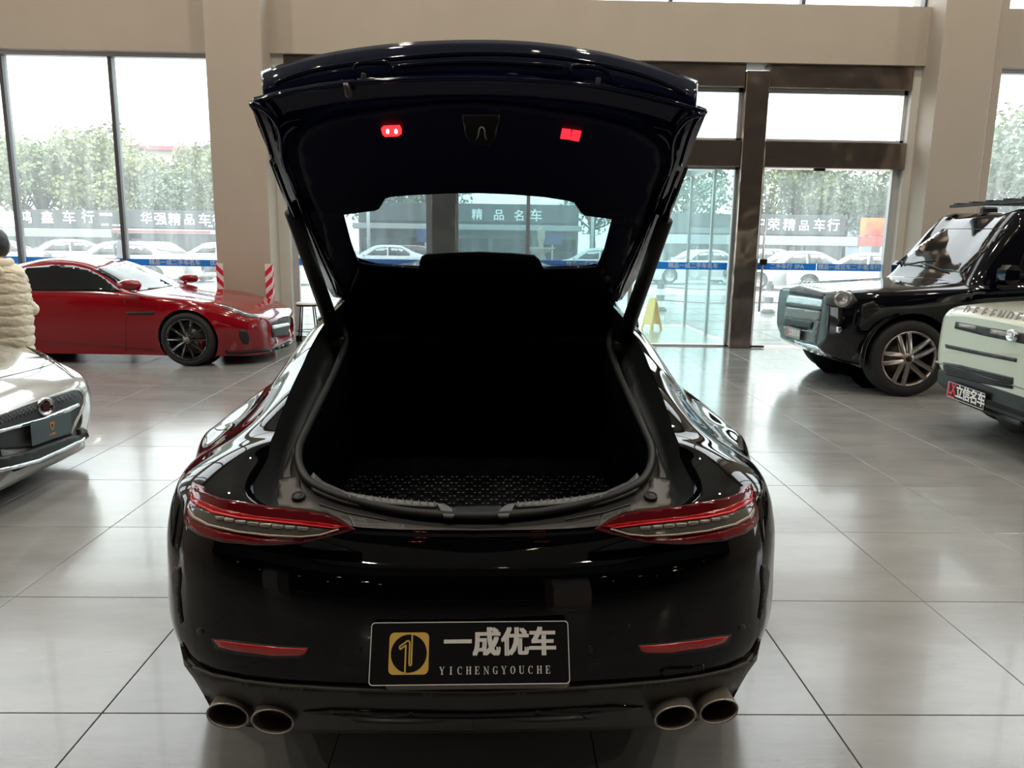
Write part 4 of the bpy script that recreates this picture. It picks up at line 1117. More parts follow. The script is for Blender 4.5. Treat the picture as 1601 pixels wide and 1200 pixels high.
# exhaust tips
def tip(cx, cy, rx, ry, tilt):
    c = MCI @ atY(cx, cy, 1.565 if abs(cx-742) > 350 else 1.535)
    T = MC @ Matrix.Translation(c) @ Matrix.Rotation(pi/2-.08, 4, 'X') @ Matrix.Rotation(tilt, 4, 'Z')
    d = (W_(c)-EYE).dot(_f)
    a = rx*d/FOC; b_ = ry*d/FOC*.92
    m = MB(T); prof = [(1.0, -.22), (1.0, -.01), (.99, .006), (.95, .014), (.90, .010), (.86, -.006), (.85, -.20)]
    vs_ = []; n = 36
    for r_, z_ in prof:
        for k in range(n):
            an = 2*pi*k/n; ca, sa = cos(an), sin(an); e = .90
            vs_.append((a*r_*math.copysign(abs(ca)**e, ca), b_*r_*math.copysign(abs(sa)**e, sa), z_))
    fs_ = [(i*n+k, i*n+(k+1) % n, (i+1)*n+(k+1) % n, (i+1)*n+k) for i in range(len(prof)-1) for k in range(n)]
    m.add(vs_, fs_); o = m.build('exhaust_tip', m_dchrome, car, True)
    rr_ = MB(T); rr_.tube([(a*.965*cos(2*pi*k/n), b_*.965*sin(2*pi*k/n), .010) for k in range(n)], .0022, 6, closed=True); rr_.build('rolled_edge', pbr('bright_steel', (.55, .50, .43), .3, .6), o, True)
    m = MB(T); m.add([(a*.85*cos(2*pi*k/n), b_*.85*sin(2*pi*k/n), -.12) for k in range(n)], [tuple(range(n))]); m.build('pipe_bore', pbr('bore_black', (.002, .002, .002), .9), o)  # flat black disc closing the pipe
tip(358, 1115, 33, 22, -.22); tip(428, 1124, 33, 22, -.16); tip(1054, 1118, 33, 21, .18); tip(1122, 1108, 31, 21, .24)

# number plate carrier and dealer plate
pc0 = atY(734.5, 1020, 1.462)
pn = (EYE-pc0); pn.x = 0; pn.normalize()
roll_ = radians(.9)
PX = Vector((cos(roll_), 0, sin(roll_))); PY = pn.cross(PX).normalized() if False else (Vector((0, 0, 1))-pn*pn.z).normalized()
PY = (PY - PX*PY.dot(PX)).normalized()
PM = frame(pc0, PX, PY)
dpl = (pc0-EYE).dot(_f)
k_ = dpl/FOC
def PT(x, y, z=0): return PM @ Vector((x*k_, y*k_, z))
pw, ph = 311, 93
plo = MB(PM).prism([(x*k_, y*k_) for x, y in rrect(pw, ph, 6)], .004, Matrix.Translation((0, 0, -.004))).build('number_plate', m_plate, car)
fr_ = MB(PM); o1 = rrect(pw, ph, 6); o2 = rrect(pw-2.6, ph-2.6, 5); n = len(o1)
fr_.add([(x*k_, y*k_, .0012) for x, y in o1+o2]+[(x*k_, y*k_, 0) for x, y in o1+o2], [(i, (i+1) % n, n+(i+1) % n, n+i) for i in range(n)]+[(2*n+i, 2*n+(i+1) % n, (i+1) % n, i) for i in range(n)])
fr_.build('white_border', m_white, plo)
MB(PM).prism([(x*k_, y*k_) for x, y in rrect(286, 20, 8, cx=12, cy=-43)], .004, Matrix.Translation((0, 0, -.014))).build('plate_holder', pbr('holder_grey', (.33, .30, .27), .4), car)
lx, ly = -95, 0
lg = MB(PM); sq = rrect(62, 62, 8, cx=lx, cy=ly); ci = [(lx+28*cos(2*pi*(k+.5)/48), ly+28*sin(2*pi*(k+.5)/48)) for k in range(48)]
MB(PM).prism([(x*k_, y*k_) for x, y in sq], .0010).build('gold_square', m_gold, plo)
MB(PM).prism([(x*k_, y*k_) for x, y in ci], .0016).build('black_disc', m_plate, plo)
one = MB(PM)
def bar(mb, a, b, w, h=.0022):
    a, b = Vector(a), Vector(b); d = (b-a); L_ = d.length; an = atan2(d.y, d.x); n = Vector((-sin(an), cos(an)))*w/2
    P = [a+n, a-n, b-n, b+n]; mb.prism([((lx*0+p.x)*k_, p.y*k_) for p in P], h)
def B(x0, y0, x1, y1, w=2.4): bar(one, (lx+x0, ly+y0), (lx+x1, ly+y1), w)
B(4.5, 28, 4.5, -17); B(-5, 13, -5, -29); B(1, 14, 1, -16)      # long strokes of the double "1"
B(-14.5, 10.5, -2, 19); B(-14, 6, -5, 12); B(-15, 10.5, -14, 6, 2.2); B(-2, 19, 1, 17); B(1, 17, 1, 13); B(1, -16, 2.6, -18.2, 2.2); B(2.2, -18, 4.5, -16.5, 2.2)
one.build('numeral_one', m_gold, plo)
T1 = PM @ Matrix.Translation((49*k_, 11*k_, .0005))
for ch, cx in (('一', -19), ('成', 26.5), ('优', 71), ('车', 114)):
    text_obj('character', ch, 43*k_*1.02, PM @ Matrix.Translation((cx*k_, 13*k_, .0008)), m_white, plo, .0008, 0, fat=(.042, .026))
def serif_text(s, h, x0, x1, yb, M, mat, parent):
    """upright serif capitals drawn from strokes (unit cell .8 wide)"""
    t, th, sr = .17, .055, .07
    def ser(x): return ('r', x-.15, 0, x+.15, th), ('r', x-.15, 1-th, x+.15, 1)
    G_ = {'I': [('r', .32, 0, .49, 1), ('r', .2, 0, .61, th), ('r', .2, 1-th, .61, 1)],
     'H': [('r', .1, 0, .27, 1), ('r', .56, 0, .73, 1), ('r', .2, .47, .6, .53), *ser(.185), *ser(.645)],
     'E': [('r', .1, 0, .27, 1), ('r', 0, 0, .68, th), ('r', 0, 1-th, .66, 1), ('r', .2, .47, .5, .53), ('r', .62, 0, .68, .26), ('r', .60, .76, .66, 1), ('r', .47, .36, .51, .64)],
     'N': [('r', .1, 0, .16, 1), ('l', .08, 1, .70, 0, .17), ('r', .64, 0, .70, 1), ('r', 0, 0, .27, th), ('r', 0, 1-th, .2, 1), ('r', .54, 1-th, .8, 1)],
     'Y': [('r', .32, 0, .49, .45), ('l', .10, 1, .40, .42, .17), ('l', .68, 1, .42, .42, .07), ('r', .22, 0, .59, th), ('r', 0, 1-th, .30, 1), ('r', .54, 1-th, .80, 1)],
     'U': [('a', .40, .30, .27, .30, 180, 360, .11), ('r', .08, .28, .25, 1), ('r', .62, .28, .68, 1), ('r', 0, 1-th, .34, 1), ('r', .5, 1-th, .8, 1)],
     'O': [('o', .4, .5, .36, .5, .16, .05)],
     'C': [('c', .42, .5, .36, .5, .16, .05, 48, 312), ('r', .66, .68, .71, 1.0), ('r', .66, .02, .69, .22)],
     'G': [('c', .42, .5, .36, .5, .16, .05, 48, 318), ('r', .66, .68, .71, 1.0), ('r', .56, .02, .72, .42), ('r', .46, .38, .80, .43)]}
    mb = MB(M); n = len(s); pitch = (x1-x0-.72*h)/(n-1)
    for i, ch in enumerate(s):
        ox = x0+i*pitch
        def P(x, y): return ((ox+x*h*.92), (yb+y*h))
        for g in G_[ch]:
            if g[0] == 'r': mb.prism([P(g[1], g[2]), P(g[3], g[2]), P(g[3], g[4]), P(g[1], g[4])], .0012)
            elif g[0] == 'l': w = g[5]/2; mb.prism([P(g[1]-w, g[2]), P(g[1]+w, g[2]), P(g[3]+w, g[4]), P(g[3]-w, g[4])], .0012)
            elif g[0] in 'oc':
                a0, a1 = (0, 360) if g[0] == 'o' else (g[7], g[8]); m_ = 20; vs_ = []
                for q in range(m_+1):
                    an = radians(a0+(a1-a0)*q/m_); vs_.append(P(g[1]+g[3]*cos(an), g[2]+g[4]*sin(an)))
                    vs_.append(P(g[1]+(g[3]-g[5])*cos(an), g[2]+(g[4]-g[6])*sin(an)))
                mb.add([(x, y, .0012) for x, y in vs_], [(2*q, 2*q+1, 2*q+3, 2*q+2) for q in range(m_)])
            elif g[0] == 'a':
                m_ = 12; vs_ = []
                for q in range(m_+1):
                    an = radians(g[5]+(g[6]-g[5])*q/m_); wv = .17-.11*q/m_
                    vs_.append(P(g[1]+(g[3]+.05)*cos(an), g[2]+g[4]*sin(an))); vs_.append(P(g[1]+(g[3]+.05-wv)*cos(an), g[2]+(g[4]-.08)*sin(an)))
                mb.add([(x, y, .0012) for x, y in vs_], [(2*q, 2*q+1, 2*q+3, 2*q+2) for q in range(m_)])
    return mb.build('latin_letters', mat, parent)
serif_text('YICHENGYOUCHE', 11.5*k_, -47*k_, 126*k_, -31.5*k_, PM, m_white, plo)

# ------------------------------------------------------------------ raised tailgate
def hz(x, Y): return 1.262+(3.12-Y)*.40+.03-.13*x*x
HU = 40; HV = 60
hg = [[Vector((-.75+1.5*i/HU, 1.45+1.85*j/HV, hz(-.75+1.5*i/HU, 1.45+1.85*j/HV))) for i in range(HU+1)] for j in range(HV+1)]
hv, hf = grid_mesh(hg)
hn = Vector((0, -.37, -.93)).normalized()        # towards the ground and the viewpoint
def hbvh(d):   # layer at distance d beyond the inner skin (away from the viewer)
    return bvh_of([W_(p-hn*d) for p in hv], hf)
hb0 = hbvh(0); hb3 = hbvh(.035); hb5 = hbvh(.055); hb1 = hbvh(.015)
gate = patch('tailgate', hb3, [(391,161),(440,148),(500,137),(570,129),(650,124.5),(745,123),(830,125.5),(910,132),(980,143),(1050,159),(1105,176),
    (1094,205),(1073,258),(1043,335),(1010,412),(985,470),(960,476),(900,462),(820,454),(750,452),(650,455),(580,462),(560,468),(525,468),(487,412),(455,330),(424,247),(403,197)], m_hatch, car, .0, .004, 12)
# that first shell is replaced by a frame with the window cut out of it
bpy.data.objects.remove(gate)
def ring_patch(name, bvh, outer_, inner_, mat, parent, off, thick, steps=120, rows=3):
    """frame between two closed outlines, both starting top centre and running the same way"""
    def resample(poly, n):
        P = [Vector(p) for p in poly]; L_ = [0]
        for i in range(len(P)): L_.append(L_[-1]+(P[(i+1) % len(P)]-P[i]).length)
        o = []
        for k in range(n):
            s = L_[-1]*k/n; i = 0
            while L_[i+1] < s: i += 1
            t = (s-L_[i])/max(1e-9, L_[i+1]-L_[i]); o.append(P[i].lerp(P[(i+1) % len(P)], t))
        return o
    A, B_ = resample(outer_, steps), resample(inner_, steps)
    pts = []; nr = []
    for k in range(steps):
        for r_ in range(rows+1):
            p = A[k].lerp(B_[k], r_/rows); d = ray(p.x, p.y); h = bvh.ray_cast(EYE, d)
            if h[0] is None: pts.append(pts[-1] if pts else EYE); nr.append(Vector((0, -1, 0))); continue
            nn_ = h[1] if h[1].dot(d) < 0 else -h[1]; pts.append(h[0]+nn_*off); nr.append(nn_)
    R_ = rows+1; T = []
    for k in range(steps):
        j = (k+1) % steps
        for r_ in range(rows): T.append((k*R_+r_, k*R_+r_+1, j*R_+r_+1, j*R_+r_))
    n = len(pts); v = pts+[p-q*thick for p, q in zip(pts, nr)]
    f = T+[tuple(i+n for i in t)[::-1] for t in T]
    for k in range(steps):
        j = (k+1) % steps
        f.append((k*R_, j*R_, j*R_+n, k*R_+n)); f.append((j*R_+rows, k*R_+rows, k*R_+rows+n, j*R_+rows+n))
    return me_obj(name, v, f, mat, parent)
OUT = [(745,123),(650,124.5),(570,129),(500,137),(440,148),(391,161),(403,197),(424,247),(455,330),(487,412),(522,466),(560,468),(600,461),(650,456),(745,452.5),
       (830,455),(900,461),(935,466),(968,474),(1003,424),(1036,347),(1069,265),(1092,208),(1105,176),(1050,159),(980,143),(910,132),(830,125.5)]
INN = [(745,290),(700,291),(640,296),(590,303),(550,315),(535,328),(537,335),(541,352),(547,375),(556,402),(562,412),(588,416),(622,419),(655,420),(745,421),
       (849,421),(880,420.5),(907,420),(940,416.5),(950,400),(957,375),(962,352),(964,343),(962,333),(945,320),(905,308),(860,300),(800,293),(780,291),(760,290)]
gate = ring_patch('tailgate', hb1, OUT, INN, m_hatch, car, 0, .012)
def gp(name, bvh, poly, mat, off=.002, thick=.01, step=8, mirror=None, curve=0):
    if curve: poly = catpoly(poly, curve)
    r = project(bvh, poly, step, camdir, off, thick)
    o = me_obj(name, r[0], r[1], mat, gate)
    if mirror: me_obj(name, mirror_verts(r[0], *MIR), [f[::-1] for f in r[1]], mat, gate)
    return o
gp('rear_window', hb3, [(500,240),(560,200),(650,185),(745,180),(850,186),(940,202),(1000,240),(985,300),(965,380),(950,425),(850,432),(745,433),(650,431),(550,425),(530,380),(515,300)], m_tint, 0, .005, 20)
LIN = [(750,165),(681,167),(640,171),(595,177),(555,183),(523,190),(500,197),(480,208),(470,221),(466,238),(469,258),(476,282),(488,314),(500,341),(503,345),(515,340),(539,335.6),(565,332),(586,329.5),(592,327),(597,320),(602,311),(610,308),(645,305),(700,302.5),(750,302),
       (800,304),(850,308),(888,314),(897.5,317),(902,323),(908,332),(914,337),(940,340.5),(963.6,343.7),(985,349),(997,352),(1003,345),(1012,322),(1022,290),(1031,265),(1033,250),(1027,232),(1012,219),(990,206),(948.5,193),(900,183),(856,177),(800,168)]
liner = gp('liner', hb0, LIN, m_liner, 0, .02, 10)
# third brake light housing over the window edge
gp('brake_light_housing', hb0, [(655,421),(656,411),(659,403),(666,399),(700,396.5),(750,395.5),(800,397.5),(835,400.5),(843,407),(847,415),(849,422),(849,436),(750,434),(655,434)], m_bplast, .004, .006, 8)
# header strip of the opening below the window
gp('header_trim', hb0, [(562,412),(588,416),(655,420.5),(745,421.5),(849,421.5),(907,420.5),(942,417),(955,436),(966,472),(930,463),(820,453),(745,450.5),(650,454),(570,463),(540,470),(552,440)], m_liner, .001, .006, 10)
# side trims beside the glass
gp('side_trim', hb0, [(503,345),(537,336),(543,358),(550,385),(558,405),(562,412),(552,440),(541,467),(528,462),(520,430),(512,390)], m_liner, .001, .01, 8, MIR)
# folded edges of the frame: raised beads that catch the light
def bead(pts, r, mat=m_hatch, mirror=True, lay=hb0, off=.012):
    P = []
    for (x, y) in pts:
        d = ray(x, y); h = lay.ray_cast(EYE, d)
        if h[0] is None: continue
        P.append(h[0]+(EYE-h[0]).normalized()*off)
    P = [Vector(p) for p in dense([tuple(p) for p in P], 4)]
    m = MB(); m.tube(P, r, 8); m.build('frame_bead', mat, gate, True)
    if mirror:
        v = mirror_verts(m.v, *MIR); me_obj('frame_bead', v, [f[::-1] for f in m.f], mat, gate)
bead([(394,163),(410,168),(425,182),(436,200),(440,220),(441,240),(446,262)], .007)
bead([(463,196),(450,206),(443,222),(441,240)], .006)
bead([(393,163),(402,178),(413,205),(425,245)], .006)
bead([(430,258),(445,298),(460,335),(475,372)], .006)
bead([(446,262),(463,300),(480,345),(500,388),(520,430),(534,448)], .0045)
bead([(462,300),(480,350),(500,400),(518,440),(526,462)], .0055)
bead([(474,340),(492,375),(509,405),(524,432)], .0035)
bead([(436,200),(448,190),(470,186)], .004)
bead([(391,161),(440,148),(500,137),(570,129),(650,124.5),(745,123),(830,125.5),(910,132),(980,143),(1050,159),(1105,176)], .0045, mirror=False, lay=hb1)
# painted tail panel and spoiler lip seen above the lower edge
far = hbvh(.0)
def tailpan(p, t):    # position between lower edge (t=0) and spoiler lip (t=1): rises away from the viewer
    return p+Vector((0, .055*t, 0))
tg = []
top_px = [(408,112),(440,100),(500,85),(570,73),(650,65),(745,62),(830,65),(910,75),(980,90),(1050,111),(1092,127)]
low_px = [(412,158),(440,150),(500,139),(570,131),(650,126.5),(745,125),(830,127.5),(910,134),(980,145),(1050,161),(1088,172)]
top_d, low_d = dense(top_px, 5), dense(low_px, 5)
rows = 8
for r_ in range(rows+1):
    row = []
    t = r_/rows
    for a, b2 in zip(low_d, top_d):
        x = a[0]+(b2[0]-a[0])*t; y = a[1]+(b2[1]-a[1])*t
        h0 = hb0.ray_cast(EYE, ray(a[0], a[1]))[0]; Y0 = (MCI @ h0).y
        dd = ray(x, y); Yt = Y0+.03+.055*t-.035*sin(pi*t)*.6
        row.append(EYE+dd*(Yt/dd.y))
    tg.append(row)
def thick_grid(G_, d):
    S, K_ = len(G_), len(G_[0]); v = [p for r_ in G_ for p in r_]; n = len(v); v = v+[p+d for p in v]
    f = [(s*K_+k, s*K_+k+1, (s+1)*K_+k+1, (s+1)*K_+k) for s in range(S-1) for k in range(K_-1)]
    f += [tuple(i+n for i in q)[::-1] for q in f]
    rim = [s*K_ for s in range(S)]+[(S-1)*K_+k for k in range(1, K_)]+[s*K_+K_-1 for s in range(S-2, -1, -1)]+[k for k in range(K_-2, 0, -1)]
    for i in range(len(rim)): a = rim[i]; b2 = rim[(i+1) % len(rim)]; f.append((a, b2, b2+n, a+n))
    return v, f
v_, f_ = thick_grid(tg, Vector((0, .03, -.006))); me_obj('tail_panel', v_, f_, m_hatch, gate)
tbvh = bvh_of(*grid_mesh(tg))
def tb(name, pts, r, mat=m_hatch, off=.003):
    P = []
    for (x, y) in pts:
        h = tbvh.ray_cast(EYE, ray(x, y))
        if h[0]: P.append(h[0]+(EYE-h[0]).normalized()*off)
    if len(P) > 2: MB().tube([Vector(p) for p in dense([tuple(p) for p in P], 4)], r, 6).build(name, mat, gate, True)
tb('pressed_line', [(430,130),(480,112),(560,98),(650,88),(745,83),(850,87),(950,103),(1020,122),(1072,146)], .0045)
tb('pressed_line', [(620,103),(680,98),(745,96),(820,99),(880,104)], .0035)
tb('hand_recess', [(552,112),(554,104),(562,99),(590,97),(605,97),(612,103),(614,110)], .004)
tb('hand_recess', [(891,112),(895,104),(903,102),(935,105),(945,109),(953,116),(956,124)], .004)
tb('buffer', [(566,127),(568,121),(569,115)], .006, m_gplast); tb('buffer', [(934,132),(935,127),(936,122)], .006, m_gplast)
# lamps, striker, bump stops on the inner side
gp('door_warning_lamp', hb0, [(596,203),(600,199),(625,198),(628,204),(628,209),(622,213),(602,214),(598,210)], m_redlight, .006, .006, 3)
for x in (606, 619): gp('led', hb0, [(x-2.2, 204), (x, 202), (x+2.2, 204), (x+2, 208), (x, 209), (x-2, 208)], m_ledwhite, .0075, .002, 3)
gp('warning_reflector', hb0, [(879,203),(893,204.5),(891,218.5),(876,217)], m_redlight2, .006, .006, 3)
gp('warning_reflector', hb0, [(895,205),(909,207),(905,221.5),(891.5,219)], m_redlight2, .006, .006, 3)
gp('striker_plate', hb0, [(722,180),(782,180),(775,215),(762,232),(742,232),(728,214)], pbr('striker_plate', (.012, .011, .012), .4), .003, .005, 6)
sp = []
for (x, y) in [(745,218),(748,212),(749,204),(751,199),(753,198),(756,200),(757.5,205),(758,213),(760,218)]:
    h = hb0.ray_cast(EYE, ray(x, y))[0]; sp.append(h+(EYE-h).normalized()*.014)
MB().tube(sp, .0022, 8).build('striker', pbr('striker_steel', (.75, .72, .62), .3, .9), gate, True)
gp('bump_stop', hb0, [(537,137),(544,137),(551,151),(545,155),(540,150)], m_gplast, .012, .012, 4)
# struts
for s, pa, pb, pc_ in ((-1, (457, 331), (527, 530), (427, 252)), (1, (1040, 344), (972, 537), (1070, 262))):
    low = MCI @ atY(*pb, 2.70); up = MCI @ atY(*pa, 2.34); up2 = MCI @ atY(*pc_, 2.12)
    low = Vector((s*abs(low.x), low.y, low.z)) if False else low
    MB(MC).tube([low, up], [.027, .024], 14).build('strut', m_bplast, car, True)
    MB(MC).tube([up, up2], .011, 8).build('strut_rod', m_black, car, True)
    MB(MC).box(low+Vector((0, .0, -.01)), (.06, .07, .06), bev=.015).build('strut_mount', m_bplast, car)
# ------------------------------------------------------------------ the other cars: lofted bodies, details laid on them
def ring(p):
    zb, yb, ym, zm, ys, zs, yw, zw, yr, zr, zc = p
    return [(0, zb), (yb*.9, zb), (yb, zb+.05), (ym, zm), (ys, zs), (yw, zw), (yr, zr), (yr*.5, (zr+2*zc)/3), (0, zc)]
def loft(stations, M, arches, ns=7, nk=4, ymin=.45, flatcap=False):
    """closed body along local x; arches: (x, z, r). returns (visible verts/faces, full verts/faces) in world space"""
    ctrl = [[(x, y, z) for (y, z) in ring(p)] for x, p in stations]
    G_ = grid_dense(ctrl, ns, nk)
    for row in G_:
        for q in row: q.y = max(q.y, 0)
    v, f = grid_mesh(G_); K_ = len(G_[0])
    cap0 = [] if flatcap else [tuple(range(K_))]; cap1 = [tuple((len(G_)-1)*K_+k for k in range(K_))[::-1]]
    f = f+cap0+cap1
    def both(v, f):
        n = len(v); w = [M @ Vector(p) for p in v]+[M @ Vector((p.x, -p.y, p.z)) for p in v]
        return w, [tuple(q) for q in f]+[tuple(i+n for i in q)[::-1] for q in f]
    full = both(v, f+([tuple(range(K_))] if flatcap else []))
    if flatcap: global CAP; CAP = [M @ p for p in G_[0]]+[M @ Vector((p.x, -p.y, p.z)) for p in reversed(G_[0][1:-1])]
    vc_, fc_ = cut_circles(v, f, [(x, z, r, (lambda q: q[1] > ymin and q[2] < 1.1)) for x, z, r in arches], (0, 2))
    return both(vc_, fc_), full
def add_arch(M, x, y, z, r, parent, s, dark=None):
    m = MB(M); half_arch(m, [(s*y, r+.004), (s*(y-.28), r+.004), (s*(y-.28), .05)], lambda a, r_, u_: (x+r_*cos(a), u_, z+r_*sin(a))); m.build('wheel_arch', dark or m_bplast, parent, True)
def wheel_y(M, x, y, R, Rr, w, s, tm, rm, parent, spokes, twin=False, hub=None, calip=None):
    return wheel(M, x, y*s, R, Rr, w, s, tm, rm, parent, spokes, twin, 'y', hub, 'wheel', calip)
MX = lambda M: (M, 1)
def pose(x, y, deg, s): return Matrix.Translation((x, y, 0)) @ Matrix.Rotation(radians(deg), 4, 'Z') @ Matrix.Diagonal((s, s, s, 1))

COUPE = [(.90, (.22,.35,.42,.34,.42,.44,.38,.50,.25,.53,.54)), (.84, (.12,.55,.66,.36,.66,.50,.58,.58,.36,.60,.61)), (.70, (.11,.74,.84,.40,.83,.55,.74,.64,.42,.67,.69)),
 (.42, (.12,.86,.93,.44,.91,.64,.80,.74,.46,.75,.76)), (0, (.12,.90,.96,.50,.93,.76,.82,.83,.48,.81,.82)), (-.5, (.12,.88,.93,.5,.91,.78,.81,.87,.5,.875,.89)),
 (-.70, (.12,.88,.92,.5,.90,.79,.80,.90,.60,.92,.94)), (-1.05, (.12,.88,.91,.5,.89,.80,.79,.93,.60,1.08,1.13)), (-1.45, (.12,.88,.91,.5,.89,.81,.79,.94,.57,1.22,1.28)), (-1.9, (.12,.88,.91,.5,.89,.82,.79,.95,.54,1.255,1.31)),
 (-2.35, (.12,.88,.93,.5,.92,.84,.79,.97,.48,1.19,1.25)), (-2.75, (.13,.88,.96,.5,.94,.86,.76,.98,.42,1.06,1.12)), (-3.15, (.16,.84,.94,.5,.92,.86,.70,.96,.38,.98,1.01)), (-3.45, (.22,.74,.86,.5,.84,.82,.62,.92,.34,.94,.95)), (-3.6, (.34,.5,.66,.5,.64,.76,.5,.86,.3,.88,.89))]
def coupe(M, label, paint, rimmat, glassp):
    """glassp: dict of photo outlines to lay on the body"""
    root = thing('sports_coupe', M, label, 'car')
    (v, f), (fv, ff) = loft(COUPE, M, [(0, .335, .372), (-2.62, .335, .372)])
    me_obj('body', v, f, paint, root)
    bv = bvh_of(fv, ff)
    for s in (-1, 1):
        for x in (0, -2.62):
            add_arch(M, x, .90, .335, .372, root, s)
            wheel_y(M, x, .845, .335, .262, .24, s, m_tyre, rimmat, root, 10, False, m_dchrome, m_red if paint is m_red else None)
    win = [(-.93,.975),(-1.45,1.19),(-1.9,1.22),(-2.3,1.17),(-2.7,1.02),(-1.8,.985)]
    for s in ((1,) if glassp is None else (1, -1)):
        patch('side_window', bv, win, m_carglass, root, .005, .008, .1, raydir=lambda a, b, s=s: (M @ Vector((a, s*3, b)), (M.to_3x3() @ Vector((0, -s, 0))).normalized()))
    if glassp:
        patch('windscreen', bv, [(-.55,-.72),(-.48,-.75),(0,-.70),(.48,-.75),(.55,-.72)] and [(-.82,-.56),(-.76,0),(-.82,.56),(-1.38,.50),(-1.42,0),(-1.38,-.50)], m_carglass, root, .005, .008, .1, raydir=lambda a, b: (M @ Vector((a, b, 4)), Vector((0, 0, -1))))
    patch('rear_window', bv, [(-2.15,-.44),(-2.15,.44),(-2.72,.36),(-2.72,-.36)], m_carglass, root, .005, .008, .1, raydir=lambda a, b: (M @ Vector((a, b, 4)), Vector((0, 0, -1))))
    for s in (1, -1): patch('tail_lamp', bv, [(s*.34,.72),(s*.78,.74),(s*.76,.80),(s*.34,.80)], m_redlens, root, .005, .008, .08, raydir=lambda a, b: (M @ Vector((-6, a, b)), (M.to_3x3() @ Vector((1, 0, 0))).normalized()))
    return root, bv
# red coupe by the left window
MR = pose(-3.69, 9.87, -2, .97)
red, rbv = coupe(MR, 'glossy red sports coupe parked by the left window, facing right', m_red, m_rimblack, None)
def rp(name, poly, mat, off=.004, thick=.008, step=4, par=None, bv=None): return patch(name, bv or rbv, poly, mat, par or red, off, thick, step)
rp('side_window', [(20,424),(40,418),(57,416),(83,413.5),(115,415),(140,421),(160,432),(176,444),(190,455.5),(130,454.5),(56,454),(20,454)], m_carglass)
rp('windscreen', [(147,421),(170,414),(195,410),(215,417),(243,432),(272,446.5),(240,452),(207,457),(192,450),(170,434)], m_carglass)
hl = rp('headlamp', [(334.5,474),(360,477),(387,487.5),(411,496.5),(387,495.5),(360,485.5),(344,479)], m_clearlens, .006)
if hl: rp('lamp_strip', [(340,475.5),(360,478.5),(387,489),(403,494.5),(387,491.5),(360,481.5)], m_chrome, .008, .003, 3, hl)
rp('side_vent', [(196.5,487.5),(243,486.8),(238.5,492),(198,491.4)], m_rubber)
rp('bumper_intake', [(375,514.5),(385.5,516),(390,528),(388.5,538.5),(379.5,537),(373.5,525)], m_rubber)
gr = rp('grille', [(424.5,507),(429,501),(454,495),(454.5,504),(450,523.5),(426,528),(424.5,518)], m_rubber, .006)
if gr: rp('chrome_blade', [(425,509),(453,504),(453,508.5),(428,514),(426,513)], m_chrome, .012, .01, 3, gr)
rp('front_splitter', [(352,549),(380,549),(425,545),(452,532),(457,534),(452,541),(425,549),(380,553),(354,553)], m_bplast, .012, .02)
for pts in ([(192,458),(195,470),(196.5,500),(196,530),(197,548)], [(58,458),(120,458),(186,460)], [(58,533),(120,537),(180,541),(240,547)]):
    P = []
    for x, y in pts:
        h = rbv.ray_cast(EYE, ray(x, y))
        if h[0]: P.append(h[0]+(EYE-h[0]).normalized()*.002)
    if len(P) > 1: MB().tube(P, .004, 5).build('door_seam', m_rubber, red, True)
m = MB(MR); m.tube([(-.62, -.84, .93), (-.62, -.98, .965)], .02, 8)
m.lathe([(.001, -.12), (.045, -.11), (.075, -.04), (.08, .03), (.06, .09), (.001, .11)], 20, Matrix.Translation((-.62, -1.02, 1.0)) @ Matrix.Rotation(pi/2, 4, 'Y') @ Matrix.Diagonal((.85, 1.1, 1.25, 1)))
m.build('door_mirror', m_red, red, True)
m = MB(MR); m.tube([(-.80, .84, .93), (-.80, .98, .965)], .02, 8)
m.lathe([(.001, -.12), (.045, -.11), (.075, -.04), (.08, .03), (.06, .09), (.001, .11)], 20, Matrix.Translation((-.80, 1.0, .99)) @ Matrix.Rotation(pi/2, 4, 'Y') @ Matrix.Diagonal((.85, 1.1, 1.25, 1)))
m.build('door_mirror', m_red, red, True)

# silver coupe entering at the left edge
MS = pose(-3.54, 4.35, 0, .95)
sil, sbv = coupe(MS, 'silver sports coupe at the left edge, only its nose in view', m_silver, m_rimblack, True)
def sp_(name, poly, mat, off=.004, thick=.008, step=5, par=None): return patch(name, sbv, poly, mat, par or sil, off, thick, step)
g_ = sp_('grille', [(-60,690),(-60,665),(0,648.5),(43,632),(87,618),(116,609),(126,610),(131,618),(131,632),(124.6,647),(118,660),(112,680),(48,698),(0,703),(-30,706)], m_rubber, .006)
GP_ = [(-60,690),(-60,666),(0,650.5),(43,634),(87,620),(116,612),(124,613),(128,620),(128,632),(122,646),(71,651.5),(0,671.5),(-50,686)]
def ingr(x, y):
    c = False; j = len(GP_)-1
    for i in range(len(GP_)):
        (xi, yi), (xj, yj) = GP_[i], GP_[j]
        if (yi > y) != (yj > y) and x < (xj-xi)*(y-yi)/(yj-yi)+xi: c = not c
        j = i
    return c
def gpnt(x, y, o=.012):
    if o == .012 and not ingr(x, y): return None
    h = sbv.ray_cast(EYE, ray(x, y)); return None if h[0] is None else h[0]+(EYE-h[0]).normalized()*o
